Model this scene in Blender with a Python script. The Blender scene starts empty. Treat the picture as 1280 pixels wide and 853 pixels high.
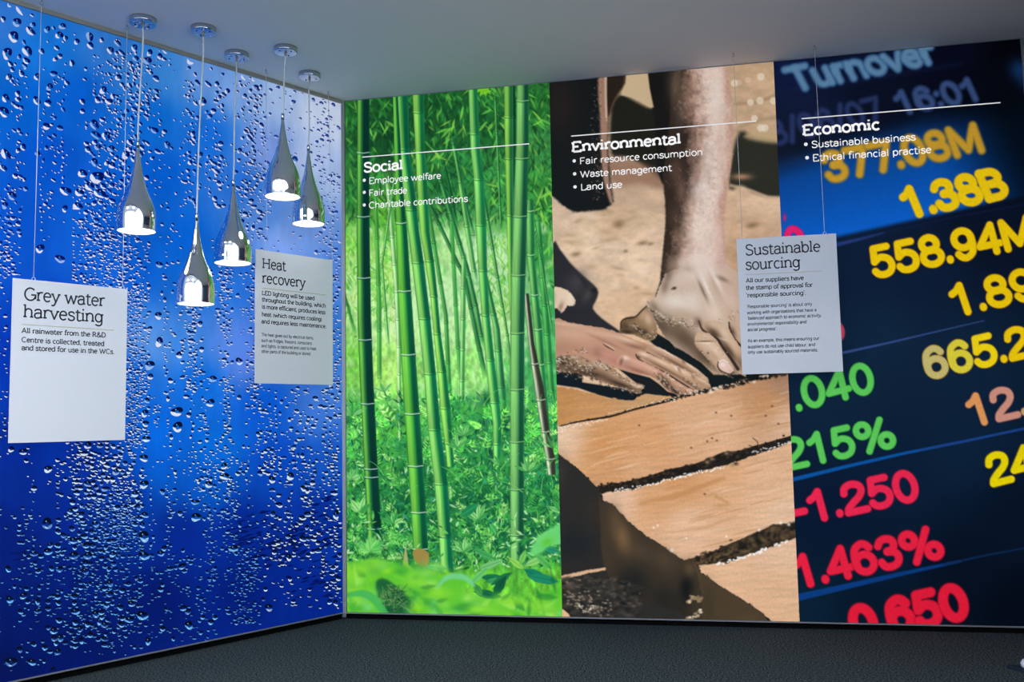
import bpy, bmesh, math, random
import numpy as np
from mathutils import Vector, Matrix

# ------------------------------------------------------------------ camera, light, exposure
SC = bpy.context.scene
COL = SC.collection
ZP = 0.035                      # height of the mural's lower edge above the carpet
CEIL = 2.635
CAM = np.array([1.75161266, -4.4140792, 0.91378725 + ZP])
YAW, PITCH, ROLL = [math.radians(a) for a in (-11.275, 5.085, -1.166)]
FPX = 1155.18

def cam_axes():
    cy, sy, cp, sp = math.cos(YAW), math.sin(YAW), math.cos(PITCH), math.sin(PITCH)
    f = np.array([sy * cp, cy * cp, sp]); r = np.array([cy, -sy, 0.0]); u = np.cross(r, f)
    cr, sr = math.cos(ROLL), math.sin(ROLL)
    return cr * r + sr * u, -sr * r + cr * u, f
AR, AU, AF = cam_axes()
cd = bpy.data.cameras.new('camera'); cam = bpy.data.objects.new('camera', cd); COL.objects.link(cam)
cd.sensor_width = 36.0; cd.lens = FPX / 1280 * 36.0; cd.clip_start = 0.05
cam.matrix_world = Matrix(((AR[0], AU[0], -AF[0], CAM[0]), (AR[1], AU[1], -AF[1], CAM[1]),
                           (AR[2], AU[2], -AF[2], CAM[2]), (0, 0, 0, 1)))
SC.camera = cam
SC.view_settings.view_transform = 'Standard'; SC.view_settings.look = 'None'
SC.view_settings.gamma = 1.0; SC.view_settings.exposure = 0.0
SC.view_settings.use_curve_mapping = False
W = bpy.data.worlds.new('room_air'); SC.world = W; W.use_nodes = True
W.node_tree.nodes['Background'].inputs[0].default_value = (0.5, 0.6, 0.75, 1)
W.node_tree.nodes['Background'].inputs[1].default_value = 0.02
ADDED_WINDOW_LIGHT = 2.3              # glow of the windows added to the unseen hall
ADDED_FILL_LIGHT = 30.0  # strength of the fill panels added in the unseen hall
PRINT_GLOW = 0.60               # backlight of the murals
PRINT_INK = 0.44

# ------------------------------------------------------------------ helpers
def srgb(c):
    c = np.asarray(c, float) / 255.0
    return np.where(c <= 0.04045, c / 12.92, ((c + 0.055) / 1.055) ** 2.4)

def mat(name, col=(200, 200, 200), rough=0.5, metal=0.0, emit=0.0, spec=0.5, noise=None, bump=None):
    m = bpy.data.materials.new(name); m.use_nodes = True
    nt = m.node_tree; b = nt.nodes['Principled BSDF']
    c = (*srgb(col), 1)
    b.inputs['Base Color'].default_value = c
    b.inputs['Roughness'].default_value = rough; b.inputs['Metallic'].default_value = metal
    b.inputs['Specular IOR Level'].default_value = spec
    if emit:
        b.inputs['Emission Color'].default_value = c; b.inputs['Emission Strength'].default_value = emit
    tc = nt.nodes.new('ShaderNodeTexCoord')
    if noise:
        scale, col2, detail = noise
        n = nt.nodes.new('ShaderNodeTexNoise'); n.inputs['Scale'].default_value = scale
        n.inputs['Detail'].default_value = detail; nt.links.new(tc.outputs['Object'], n.inputs['Vector'])
        r = nt.nodes.new('ShaderNodeValToRGB'); r.color_ramp.elements[0].position = 0.36
        r.color_ramp.elements[1].position = 0.66
        r.color_ramp.elements[0].color = c; r.color_ramp.elements[1].color = (*srgb(col2), 1)
        nt.links.new(n.outputs['Fac'], r.inputs['Fac']); nt.links.new(r.outputs['Color'], b.inputs['Base Color'])
    if bump:
        scale, strength, dist = bump
        n = nt.nodes.new('ShaderNodeTexNoise'); n.inputs['Scale'].default_value = scale
        n.inputs['Detail'].default_value = 3; nt.links.new(tc.outputs['Object'], n.inputs['Vector'])
        bp = nt.nodes.new('ShaderNodeBump'); bp.inputs['Strength'].default_value = strength
        bp.inputs['Distance'].default_value = dist
        nt.links.new(n.outputs['Fac'], bp.inputs['Height']); nt.links.new(bp.outputs['Normal'], b.inputs['Normal'])
    return m

def print_mat(name, glow, ink, fixed=None):
    """ink on a backlit fabric: the colour comes from the mesh's colour attribute"""
    m = bpy.data.materials.new(name); m.use_nodes = True
    nt = m.node_tree; b = nt.nodes['Principled BSDF']
    b.inputs['Roughness'].default_value = 0.75; b.inputs['Specular IOR Level'].default_value = 0.05
    if fixed is None:
        a = nt.nodes.new('ShaderNodeVertexColor'); a.layer_name = 'ink'; out = a.outputs['Color']
    else:
        a = nt.nodes.new('ShaderNodeRGB'); a.outputs[0].default_value = (*srgb(fixed), 1); out = a.outputs[0]
    mx = nt.nodes.new('ShaderNodeVectorMath'); mx.operation = 'SCALE'; mx.inputs['Scale'].default_value = ink
    nt.links.new(out, mx.inputs[0]); nt.links.new(mx.outputs[0], b.inputs['Base Color'])
    nt.links.new(out, b.inputs['Emission Color']); b.inputs['Emission Strength'].default_value = glow
    return m

def tag(o, label=None, cat=None, group=None, kind=None):
    if label: o['label'] = label
    if cat: o['category'] = cat
    if group: o['group'] = group
    if kind: o['kind'] = kind
    return o

def empty(name, loc, label, cat, group=None):
    o = bpy.data.objects.new(name, None); COL.objects.link(o); o.location = loc; o.empty_display_size = 0.05
    return tag(o, label, cat, group)

def link(name, me, m, parent=None, smooth=False):
    o = bpy.data.objects.new(name, me); COL.objects.link(o)
    if m is not None: me.materials.append(m)
    if smooth: me.polygons.foreach_set('use_smooth', [True] * len(me.polygons))
    if parent is not None:
        o.parent = parent
        o.matrix_parent_inverse = Matrix.Translation(-Vector(parent.location))
    return o

def pymesh(name, verts, faces, m, parent=None, smooth=False):
    me = bpy.data.meshes.new(name); me.from_pydata([tuple(map(float, v)) for v in verts], [], faces); me.update()
    return link(name, me, m, parent, smooth)

def frame_box(name, o, ex, ey, ez, m, parent=None, bevel=0.0):
    """box spanned from the corner o by three edge vectors"""
    bm = bmesh.new(); o, ex, ey, ez = [Vector(v) for v in (o, ex, ey, ez)]
    vs = [bm.verts.new(o + ex * i + ey * j + ez * k) for i in (0, 1) for j in (0, 1) for k in (0, 1)]
    for f in ((0, 1, 3, 2), (4, 6, 7, 5), (0, 4, 5, 1), (2, 3, 7, 6), (0, 2, 6, 4), (1, 5, 7, 3)):
        bm.faces.new([vs[i] for i in f])
    bmesh.ops.recalc_face_normals(bm, faces=bm.faces)
    if bevel: bmesh.ops.bevel(bm, geom=bm.edges[:], offset=bevel, segments=2, affect='EDGES', profile=0.5)
    me = bpy.data.meshes.new(name); bm.to_mesh(me); bm.free()
    return link(name, me, m, parent)

def tube(name, pts, r, m, parent=None, seg=8):
    pts = [Vector(p) for p in pts]; vs = []; fs = []
    rs = r if isinstance(r, (list, tuple)) else [r] * len(pts)
    for i, p in enumerate(pts):
        t = (pts[min(i + 1, len(pts) - 1)] - pts[max(i - 1, 0)]).normalized()
        a = t.cross(Vector((0.3, 0.9, 0.2))).normalized(); b = t.cross(a)
        for k in range(seg):
            an = 2 * math.pi * k / seg; vs.append(p + (a * math.cos(an) + b * math.sin(an)) * rs[i])
    for i in range(len(pts) - 1):
        for k in range(seg):
            fs.append((i * seg + k, i * seg + (k + 1) % seg, (i + 1) * seg + (k + 1) % seg, (i + 1) * seg + k))
    fs.append(tuple(range(seg))[::-1]); fs.append(tuple((len(pts) - 1) * seg + k for k in range(seg)))
    return pymesh(name, vs, fs, m, parent, True)

def ring(name, c, R, r, axis, m, parent=None, arc=2 * math.pi, n=16):
    c = Vector(c); ax = Vector(axis).normalized(); a = ax.cross(Vector((0, 0, 1)))
    a = Vector((1, 0, 0)) if a.length < 1e-4 else a.normalized(); b = ax.cross(a)
    return tube(name, [c + a * math.cos(arc * i / n) * R + b * math.sin(arc * i / n) * R for i in range(n + 1)], r, m, parent, 6)

def lathe(name, c, prof, m, parent=None, seg=48):
    vs = []; fs = []
    for (r, z) in prof:
        for k in range(seg):
            a = 2 * math.pi * k / seg; vs.append((c[0] + r * math.cos(a), c[1] + r * math.sin(a), c[2] + z))
    for i in range(len(prof) - 1):
        for k in range(seg):
            fs.append((i * seg + k, i * seg + (k + 1) % seg, (i + 1) * seg + (k + 1) % seg, (i + 1) * seg + k))
    o = pymesh(name, vs, fs, m, parent, True)
    bm = bmesh.new(); bm.from_mesh(o.data); bmesh.ops.remove_doubles(bm, verts=bm.verts, dist=1e-6)
    bmesh.ops.recalc_face_normals(bm, faces=bm.faces); bm.to_mesh(o.data); bm.free()
    return o

# ------------------------------------------------------------------ wall frames (u along the wall, z up)
ANG = math.radians(120.2784)
DL = np.array([math.cos(ANG), -math.sin(ANG), 0.0])      # along the left wall, away from the corner
NL = np.array([-DL[1], DL[0], 0.0]); NL = NL if NL[1] < 0 else -NL
class Plane:
    """vertical plane: p0 + ex*u + z, normal n towards the room, offset off; maps artwork coordinates to metres"""
    def __init__(s, ex, n, off=0.0, flip=1):
        s.ex = np.array(ex, float); s.n = np.array(n, float); s.off = off; s.flip = flip
    def at(s, off): return Plane(s.ex, s.n, off, s.flip)
    def uz(s, pts):
        pts = np.asarray(pts, float).reshape(-1, 2)
        d = ((pts[:, :1] - 640) / FPX) * AR - ((pts[:, 1:] - 426.5) / FPX) * AU + AF
        t = (s.off - CAM @ s.n) / (d @ s.n); P = CAM + d * t[:, None]
        return np.stack([P @ s.ex, P[:, 2]], 1)
    def art(s, u, z):
        P = np.multiply.outer(u, s.ex) + np.multiply.outer(np.ones_like(u), s.n * s.off)
        P = P + np.multiply.outer(z, np.array([0, 0, 1.0])); D = P - CAM
        w = D @ AF
        return 640 + FPX * (D @ AR) / w, 426.5 - FPX * (D @ AU) / w
    def p3(s, u, z, lift=0.0):
        return s.ex * u + s.n * (s.off + lift) + np.array([0, 0, z])
BACK = Plane((1, 0, 0), (0, -1, 0)); LEFT = Plane(-DL, NL)      # both have u growing to the viewer's right

# ------------------------------------------------------------------ numeric painter for the printed murals
def smooth(pts, n=6, closed=True):
    p = np.asarray(pts, float); N = len(p); out = []
    for i in range(N if closed else N - 1):
        a = p[(i - 1) % N] if closed or i > 0 else p[0]; b = p[i]; c = p[(i + 1) % N]
        d = p[(i + 2) % N] if closed or i < N - 2 else p[-1]
        for k in range(n):
            t = k / n
            out.append(0.5 * ((2 * b) + (-a + c) * t + (2 * a - 5 * b + 4 * c - d) * t * t + (-a + 3 * b - 3 * c + d) * t ** 3))
    if not closed: out.append(p[-1])
    return np.array(out)

def sstep(e0, e1, x):
    t = np.clip((x - e0) / (e1 - e0 + 1e-12), 0, 1); return t * t * (3 - 2 * t)

class Canvas:
    def __init__(s, plane, u0, u1, z0, z1, cell, seed):
        s.pl = plane; s.nx = int(round((u1 - u0) / cell)) + 1; s.ny = int(round((z1 - z0) / cell)) + 1
        s.u = np.linspace(u0, u1, s.nx); s.z = np.linspace(z1, z0, s.ny)
        U, Z = np.meshgrid(s.u, s.z); s.X, s.Y = plane.art(U, Z)
        s.A = np.zeros((s.ny, s.nx, 3)); s.rng = np.random.default_rng(seed)
    def box(s, x0, y0, x1, y1):
        q = s.pl.uz([(x0, y0), (x1, y0), (x0, y1), (x1, y1)])
        c = (q[:, 0] - s.u[0]) / (s.u[-1] - s.u[0]) * (s.nx - 1); r = (s.z[0] - q[:, 1]) / (s.z[0] - s.z[-1]) * (s.ny - 1)
        c0, c1 = max(0, int(c.min()) - 1), min(s.nx, int(c.max()) + 3); r0, r1 = max(0, int(r.min()) - 1), min(s.ny, int(r.max()) + 3)
        if c1 <= c0 or r1 <= r0: return None
        return slice(r0, r1), slice(c0, c1)
    def put(s, sl, m, col, mode='mix'):
        c = np.asarray(col, float); a = s.A[sl]
        if c.ndim == 3 and c.shape[:2] != m.shape: c = c[sl]
        if mode == 'mul': s.A[sl] = a * (1 - m[..., None]) + a * c / 255.0 * m[..., None]
        elif mode == 'screen': s.A[sl] = a + (255 - a) * (c / 255.0) * m[..., None]
        else: s.A[sl] = a * (1 - m[..., None]) + c * m[..., None]
    def mask(s, pts, soft=0.7, rough=0.0, sm=0, noise=None):
        p = np.asarray(pts, float)
        if sm: p = smooth(p, sm)
        pad = soft + rough * 2 + 1
        sl = s.box(p[:, 0].min() - pad, p[:, 1].min() - pad, p[:, 0].max() + pad, p[:, 1].max() + pad)
        if sl is None: return None, None
        X, Y = s.X[sl], s.Y[sl]
        if rough:
            nn = s.fnoise(3.0, 3.0, 2)[sl]; n2 = s.fnoise(3.0, 3.0, 2)[sl]; X = X + nn * rough * 2; Y = Y + n2 * rough * 2
        d = np.full(X.shape, 1e9); w = np.zeros(X.shape, bool)
        for i in range(len(p)):
            ax, ay = p[i]; bx, by = p[(i + 1) % len(p)]
            ex, ey = bx - ax, by - ay; wx, wy = X - ax, Y - ay
            t = np.clip((wx * ex + wy * ey) / (ex * ex + ey * ey + 1e-12), 0, 1)
            d = np.minimum(d, (wx - ex * t) ** 2 + (wy - ey * t) ** 2)
            if abs(ey) > 1e-9:
                c = ((ay <= Y) & (by > Y)) | ((by <= Y) & (ay > Y)); w ^= c & (X < ax + (Y - ay) * ex / ey)
        d = np.sqrt(d) * np.where(w, -1, 1)
        return sl, 1 - sstep(-soft, soft, d)
    def poly(s, pts, col, soft=0.7, a=1.0, sm=0, rough=0.0, mode='mix'):
        sl, m = s.mask(pts, soft, rough, sm)
        if sl is not None: s.put(sl, m * a, col, mode)
    def line(s, pts, w, col, soft=0.6, a=1.0, sm=0, mode='mix'):
        p = np.asarray(pts, float)
        ws = np.interp(np.linspace(0, 1, len(p)), np.linspace(0, 1, len(w)), w) if isinstance(w, (list, tuple)) else np.full(len(p), float(w))
        if sm:
            q = smooth(np.c_[p, ws], sm, False); p, ws = q[:, :2], q[:, 2]
        pad = ws.max() / 2 + soft + 1
        sl = s.box(p[:, 0].min() - pad, p[:, 1].min() - pad, p[:, 0].max() + pad, p[:, 1].max() + pad)
        if sl is None: return
        X, Y = s.X[sl], s.Y[sl]; d = np.full(X.shape, 1e9)
        for i in range(len(p) - 1):
            ax, ay = p[i]; ex, ey = p[i + 1] - p[i]
            t = np.clip(((X - ax) * ex + (Y - ay) * ey) / (ex * ex + ey * ey + 1e-12), 0, 1)
            d = np.minimum(d, np.hypot(X - ax - ex * t, Y - ay - ey * t) - (ws[i] + (ws[i + 1] - ws[i]) * t) / 2)
        s.put(sl, (1 - sstep(-soft, soft, d)) * a, col, mode)
    def blob(s, x, y, rx, ry, col, a=1.0, ang=0.0, hard=0.0, mode='mix'):
        R = max(rx, ry) * (2.6 if hard == 0 else 1.3) + 1
        sl = s.box(x - R, y - R, x + R, y + R)
        if sl is None: return
        c, q = math.cos(ang), math.sin(ang); dx, dy = s.X[sl] - x, s.Y[sl] - y
        g = ((dx * c + dy * q) / rx) ** 2 + ((-dx * q + dy * c) / ry) ** 2
        m = np.exp(-g) if hard == 0 else 1 - sstep(hard, 1.15, np.sqrt(g))
        s.put(sl, m * a, col, mode)
    def leaf(s, x, y, ang, L, w, col, a=1.0, soft=0.7, vein=None):
        c, q = math.cos(ang), math.sin(ang)
        loc = [(0, 0), (.25, .42), (.5, .5), (.75, .3), (1, 0), (.75, -.3), (.5, -.5), (.25, -.42)]
        s.poly([(x + c * i * L - q * j * w, y + q * i * L + c * j * w) for i, j in loc], col, soft, a)
        if vein is not None: s.line([(x, y), (x + c * L * .9, y + q * L * .9)], 0.8, vein, 0.6, a * .7)
    def shape(s, pts, base, marks, soft=.8, rough=0.0, sm=2):
        """a painted form: marks stay inside its outline"""
        old = s.A.copy(); sl, m = s.mask(pts, soft, rough, sm)
        if sl is None: return
        s.A[sl] = np.asarray(base, float); marks()
        new = s.A[sl].copy(); s.A = old; s.A[sl] = old[sl] * (1 - m[..., None]) + new * m[..., None]
    def marks(s, L):
        for (x, y, rx, ry, an, col, a) in L: s.blob(x, y, rx, ry, col, a, an)
    def fnoise(s, sx, sy, octv=3):
        out = np.zeros((s.ny, s.nx)); amp = 1.0; tot = 0
        for o in range(octv):
            gx = max(2, int(s.nx / max(sx, 1.0)) + 2); gy = max(2, int(s.ny / max(sy, 1.0)) + 2)
            g = s.rng.random((gy, gx)) * 2 - 1
            x = np.linspace(0, gx - 1.001, s.nx); y = np.linspace(0, gy - 1.001, s.ny)
            xi, yi = x.astype(int), y.astype(int); fx, fy = x - xi, y - yi; fx = fx * fx * (3 - 2 * fx); fy = fy * fy * (3 - 2 * fy)
            r0 = g[yi][:, xi] * (1 - fx) + g[yi][:, xi + 1] * fx; r1 = g[yi + 1][:, xi] * (1 - fx) + g[yi + 1][:, xi + 1] * fx
            out += amp * (r0 * (1 - fy[:, None]) + r1 * fy[:, None]); tot += amp; amp *= .55; sx /= 2; sy /= 2
            if sx < 1 and sy < 1: break
        return out / tot
    def field(s, ctl, power=3.0):
        """smooth colour wash through control colours (x, y, r, g, b)"""
        num = np.zeros(s.A.shape); den = np.zeros(s.X.shape)
        for (x, y, r, g, b) in ctl:
            w = 1 / (((s.X - x) ** 2 + (s.Y - y) ** 2) + 150.0) ** (power / 2)
            num += w[..., None] * np.array([r, g, b], float); den += w
        return num / den[..., None]
    def blur(s, sl=None, n=2):
        A = s.A if sl is None else s.A[sl]
        for _ in range(n):
            P = np.pad(A, ((1, 1), (1, 1), (0, 0)), 'edge')
            A = (P[:-2, 1:-1] + P[2:, 1:-1] + 2 * P[1:-1, 1:-1]) / 4
            P = np.pad(A, ((1, 1), (1, 1), (0, 0)), 'edge'); A = (P[1:-1, :-2] + P[1:-1, 2:] + 2 * P[1:-1, 1:-1]) / 4
        if sl is None: s.A = A
        else: s.A[sl] = A
    def build(s, name, m, parent):
        ny, nx = s.ny, s.nx
        U, Z = np.meshgrid(s.u, s.z)
        co = (U[..., None] * s.pl.ex + s.pl.n * s.pl.off + Z[..., None] * np.array([0, 0, 1.0])).reshape(-1, 3)
        base = np.array(parent.location); co = co - base
        idx = (np.arange(ny - 1)[:, None] * nx + np.arange(nx - 1)[None]).ravel()
        f = np.stack([idx, idx + nx, idx + nx + 1, idx + 1], 1)
        me = bpy.data.meshes.new(name); me.vertices.add(len(co)); me.vertices.foreach_set('co', co.ravel().astype(np.float32))
        me.loops.add(f.size); me.loops.foreach_set('vertex_index', f.ravel().astype(np.int32))
        me.polygons.add(len(f)); me.polygons.foreach_set('loop_start', (np.arange(len(f)) * 4).astype(np.int32))
        me.update(calc_edges=True); me.validate()
        at = me.color_attributes.new('ink', 'FLOAT_COLOR', 'POINT')
        c = np.ones((len(co), 4), np.float32); c[:, :3] = srgb(np.clip(s.A, 0, 255)).reshape(-1, 3)
        at.data.foreach_set('color', c.ravel())
        o = bpy.data.objects.new(name, me); COL.objects.link(o); me.materials.append(m); o.parent = parent
        return o
# ------------------------------------------------------------------ lettering: one skeleton alphabet, with or without slab serifs
def EL(cx, cy, rx, ry, a0, a1, n=16):
    return [(cx + rx * math.cos(math.radians(a0 + (a1 - a0) * i / n)), cy + ry * math.sin(math.radians(a0 + (a1 - a0) * i / n))) for i in range(n + 1)]
def SM(*p): return [tuple(q) for q in smooth(p, 5, False)]
XH, CH, AH, DE = .50, .70, .74, -.20
# glyph: (width, strokes, serifs (x, y, left, right))
GL = {
 'a': (.44, [SM((.06, .40), (.11, .47), (.21, .50), (.31, .47), (.35, .38), (.35, .28)) + [(.35, 0)], SM((.35, .29), (.22, .29), (.09, .25), (.05, .14), (.09, .03), (.19, 0), (.30, .04), (.35, .13))], [(.35, 0, 0, .08)]),
 'b': (.46, [[(.07, AH), (.07, 0)], EL(.24, .25, .17, .25, 0, 360, 24)], [(.07, AH, .08, 0)]),
 'c': (.41, [EL(.23, .25, .17, .25, 45, 315, 20)], [(.36, .38, 0, 0)]),
 'd': (.46, [[(.38, AH), (.38, 0)], EL(.21, .25, .17, .25, 0, 360, 24)], [(.38, AH, .08, 0), (.38, 0, 0, .08)]),
 'e': (.43, [[(.05, .27), (.39, .27)] , EL(.22, .25, .17, .25, 5, 318, 22)], []),
 'f': (.29, [SM((.30, .69), (.26, .735), (.20, .74), (.14, .70), (.12, .60)) + [(.12, 0)], [(.01, XH), (.26, XH)]], [(.12, 0, .09, .11)]),
 'g': (.46, [EL(.21, .26, .165, .24, 0, 360, 24), [(.38, XH), (.38, .05)] + SM((.38, 0), (.36, -.13), (.27, -.20), (.16, -.20), (.06, -.15))], [(.38, XH, 0, .08)]),
 'h': (.48, [[(.08, AH), (.08, 0)], SM((.08, .32), (.13, .44), (.24, .50), (.36, .44), (.39, .32)) + [(.39, 0)]], [(.08, AH, .08, 0), (.08, 0, .08, .08), (.39, 0, .08, .08)]),
 'i': (.21, [[(.10, XH), (.10, 0)], [(.10, .62), (.10, .73)]], [(.10, XH, .09, 0), (.10, 0, .09, .09)]),
 'k': (.45, [[(.08, AH), (.08, 0)], [(.37, XH), (.08, .2)], [(.18, .29), (.39, 0)]], [(.08, AH, .08, 0)]),
 'l': (.21, [[(.10, AH), (.10, 0)]], [(.10, AH, .09, 0), (.10, 0, .09, .09)]),
 'm': (.73, [[(.08, XH), (.08, 0)], SM((.08, .32), (.12, .44), (.22, .50), (.32, .44), (.35, .32)) + [(.35, 0)], SM((.35, .32), (.40, .44), (.50, .50), (.60, .44), (.64, .32)) + [(.64, 0)]], [(.08, XH, .08, 0), (.08, 0, .08, .07), (.35, 0, .07, .07), (.64, 0, .07, .08)]),
 'n': (.48, [[(.08, XH), (.08, 0)], SM((.08, .32), (.13, .44), (.24, .50), (.36, .44), (.39, .32)) + [(.39, 0)]], [(.08, XH, .08, 0), (.08, 0, .08, .08), (.39, 0, .08, .08)]),
 'o': (.45, [EL(.225, .25, .18, .25, 0, 360, 26)], []),
 'p': (.47, [[(.08, XH), (.08, DE)], EL(.25, .25, .17, .25, 0, 360, 24)], [(.08, XH, .08, 0), (.08, DE, .08, .08)]),
 'q': (.47, [[(.38, XH), (.38, DE)], EL(.21, .25, .17, .25, 0, 360, 24)], [(.38, DE, .08, .08)]),
 'r': (.33, [[(.09, XH), (.09, 0)], SM((.09, .30), (.13, .42), (.20, .49), (.31, .49))], [(.09, XH, .08, 0), (.09, 0, .08, .10)]),
 's': (.38, [SM((.33, .41), (.28, .48), (.19, .50), (.09, .46), (.07, .37), (.13, .29), (.25, .25), (.33, .18), (.33, .08), (.26, .01), (.17, 0), (.08, .03), (.05, .10))], []),
 't': (.30, [[(.12, .65), (.12, .12)] + SM((.12, .12), (.14, .03), (.20, 0), (.29, .03)), [(.01, XH), (.27, XH)]], []),
 'u': (.48, [[(.08, XH), (.08, .18)] + SM((.08, .18), (.11, .05), (.21, 0), (.33, .06), (.38, .18)), [(.38, XH), (.38, 0)]], [(.08, XH, .08, 0), (.38, XH, .08, 0), (.38, 0, 0, .08)]),
 'v': (.44, [[(.04, XH), (.22, 0), (.40, XH)]], [(.05, XH, .07, .07), (.39, XH, .07, .07)]),
 'w': (.66, [[(.04, XH), (.19, 0), (.33, .46), (.47, 0), (.62, XH)]], [(.05, XH, .07, .07), (.61, XH, .07, .07)]),
 'x': (.42, [[(.05, XH), (.37, 0)], [(.37, XH), (.05, 0)]], []),
 'y': (.44, [[(.04, XH), (.22, .02)], [(.40, XH), (.22, 0)] + SM((.22, 0), (.16, -.14), (.10, -.20), (.02, -.19))], [(.05, XH, .07, .07), (.39, XH, .07, .07)]),
 'z': (.40, [[(.05, XH), (.35, XH), (.05, 0), (.36, 0)]], []),
 'A': (.62, [[(.07, 0), (.31, CH), (.55, 0)], [(.15, .22), (.47, .22)]], [(.08, 0, .08, .08), (.54, 0, .08, .08)]),
 'B': (.54, [[(.09, CH), (.09, 0)], [(.09, CH), (.27, CH)] + EL(.27, .535, .17, .165, 90, -90, 12) + [(.09, .37)], [(.27, .37)] + EL(.29, .185, .19, .185, 90, -90, 12) + [(.09, 0)]], []),
 'C': (.58, [EL(.32, .35, .26, .35, 48, 312, 24)], []),
 'D': (.60, [[(.10, 0), (.10, CH), (.25, CH)] + EL(.26, .35, .27, .35, 90, -90, 18) + [(.10, 0)]], [(.10, CH, .08, 0), (.10, 0, .08, 0)]),
 'E': (.54, [[(.10, CH), (.10, 0)], [(.10, CH), (.46, CH), (.46, .57)], [(.10, .36), (.36, .36)], [(.10, 0), (.48, 0), (.48, .14)]], [(.10, CH, .09, 0), (.10, 0, .09, 0)]),
 'F': (.50, [[(.09, CH), (.09, 0)], [(.09, CH), (.44, CH)], [(.09, .36), (.38, .36)]], []),
 'G': (.62, [EL(.32, .35, .27, .35, 45, 355, 26)[:-1] + [(.58, .12), (.58, .32)], [(.36, .32), (.62, .32)]], []),
 'H': (.66, [[(.11, CH), (.11, 0)], [(.54, CH), (.54, 0)], [(.11, .36), (.54, .36)]], [(.11, CH, .09, .09), (.11, 0, .09, .09), (.54, CH, .09, .09), (.54, 0, .09, .09)]),
 'L': (.50, [[(.11, CH), (.11, 0), (.46, 0), (.46, .16)]], [(.11, CH, .09, .10), (.11, 0, .09, 0)]),
 'M': (.72, [[(.09, 0), (.09, CH), (.36, .08), (.63, CH), (.63, 0)]], []),
 'N': (.62, [[(.09, 0), (.09, CH), (.53, 0), (.53, CH)]], []),
 'R': (.58, [[(.11, CH), (.11, 0)], [(.11, CH), (.29, CH)] + EL(.29, .53, .17, .17, 90, -90, 12) + [(.11, .36)], [(.30, .36), (.50, 0)]], [(.11, CH, .09, 0), (.11, 0, .09, .09), (.50, 0, .06, .06)]),
 'S': (.50, [SM((.43, .58), (.36, .67), (.25, .70), (.12, .66), (.08, .54), (.13, .43), (.27, .36), (.40, .30), (.44, .18), (.39, .05), (.25, 0), (.12, .03), (.06, .13))], []),
 'T': (.56, [[(.04, CH), (.52, CH)], [(.28, CH), (.28, 0)]], []),
 'W': (.84, [[(.05, CH), (.24, 0), (.42, .64), (.60, 0), (.79, CH)]], [(.06, CH, .08, .08), (.78, CH, .08, .08)]),
 '&': (.62, [SM((.58, .36), (.52, .18), (.38, .03), (.22, 0), (.08, .06), (.06, .20), (.16, .34), (.32, .46), (.36, .58), (.28, .69), (.17, .66), (.14, .54), (.24, .38), (.42, .16), (.58, 0))], []),
 '.': (.19, [[(.09, .02), (.09, .05)]], []), ',': (.19, [[(.10, .05), (.09, -.03), (.05, -.11)]], []),
 "'": (.16, [[(.08, .74), (.08, .58)]], []), '(': (.28, [EL(.38, .28, .24, .46, 135, 225, 10)], []), ')': (.28, [EL(-.09, .28, .24, .46, 45, -45, 10)], []),
 '-': (.34, [[(.06, .28), (.28, .28)]], []), '/': (.34, [[(.03, -.04), (.31, .74)]], []), ':': (.22, [[(.11, .04), (.11, .05)], [(.11, .42), (.11, .43)]], []),
 '0': (.52, [EL(.26, .35, .185, .35, 0, 360, 26)], []),
 '1': (.52, [[(.10, .52), (.20, .58), (.29, .70), (.29, 0)]], []),
 '2': (.52, [SM((.08, .50), (.12, .64), (.26, .70), (.40, .64), (.43, .50), (.36, .36), (.22, .23), (.10, .10), (.07, 0)) + [(.46, 0)]], []),
 '3': (.52, [SM((.09, .56), (.15, .66), (.26, .70), (.38, .65), (.41, .53), (.36, .42), (.25, .38)), SM((.25, .38), (.39, .33), (.44, .20), (.39, .06), (.26, 0), (.13, .03), (.07, .15))], []),
 '4': (.52, [[(.37, 0), (.37, .70), (.05, .20), (.48, .20)]], []),
 '5': (.52, [[(.42, .70), (.14, .70), (.10, .36)] + SM((.10, .36), (.24, .45), (.39, .38), (.44, .22), (.38, .06), (.25, 0), (.13, .03), (.07, .12))], []),
 '6': (.52, [SM((.42, .58), (.36, .67), (.26, .70), (.13, .60), (.08, .38), (.09, .20)), EL(.26, .22, .18, .22, 0, 360, 22)], []),
 '7': (.52, [[(.06, .70), (.46, .70), (.20, 0)]], []),
 '8': (.52, [EL(.26, .53, .155, .17, 0, 360, 20), EL(.26, .19, .19, .19, 0, 360, 22)], []),
 '9': (.52, [EL(.26, .48, .18, .22, 0, 360, 22), SM((.10, .12), (.16, .03), (.26, 0), (.39, .10), (.44, .32), (.43, .50))], []),
 '%': (.86, [EL(.20, .54, .13, .16, 0, 360, 18), EL(.66, .16, .13, .16, 0, 360, 18), [(.25, -.02), (.61, .72)]], []),
 ' ': (.24, [], [])}
GL['v'] = GL['v'][:2] + (GL['v'][2],)

def text_strokes(txt, serif=True, track=0.0, italic=0.0, half=0.03):
    """strokes of a line of text in em units, and its width"""
    x = 0.0; out = []
    for ch in txt:
        w, st, sf = GL[ch]
        for s_ in st: out.append([(x + a + italic * b, b) for a, b in s_])
        if serif:
            for (sx, sy, l, r) in sf:
                if l == 0 and r == 0: continue
                yy = sy + (half if sy == 0 or sy == DE else -half)
                out.append([(x + sx - l, yy), (x + sx + r, yy)])
        x += w + track
    return out, x - track

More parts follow.
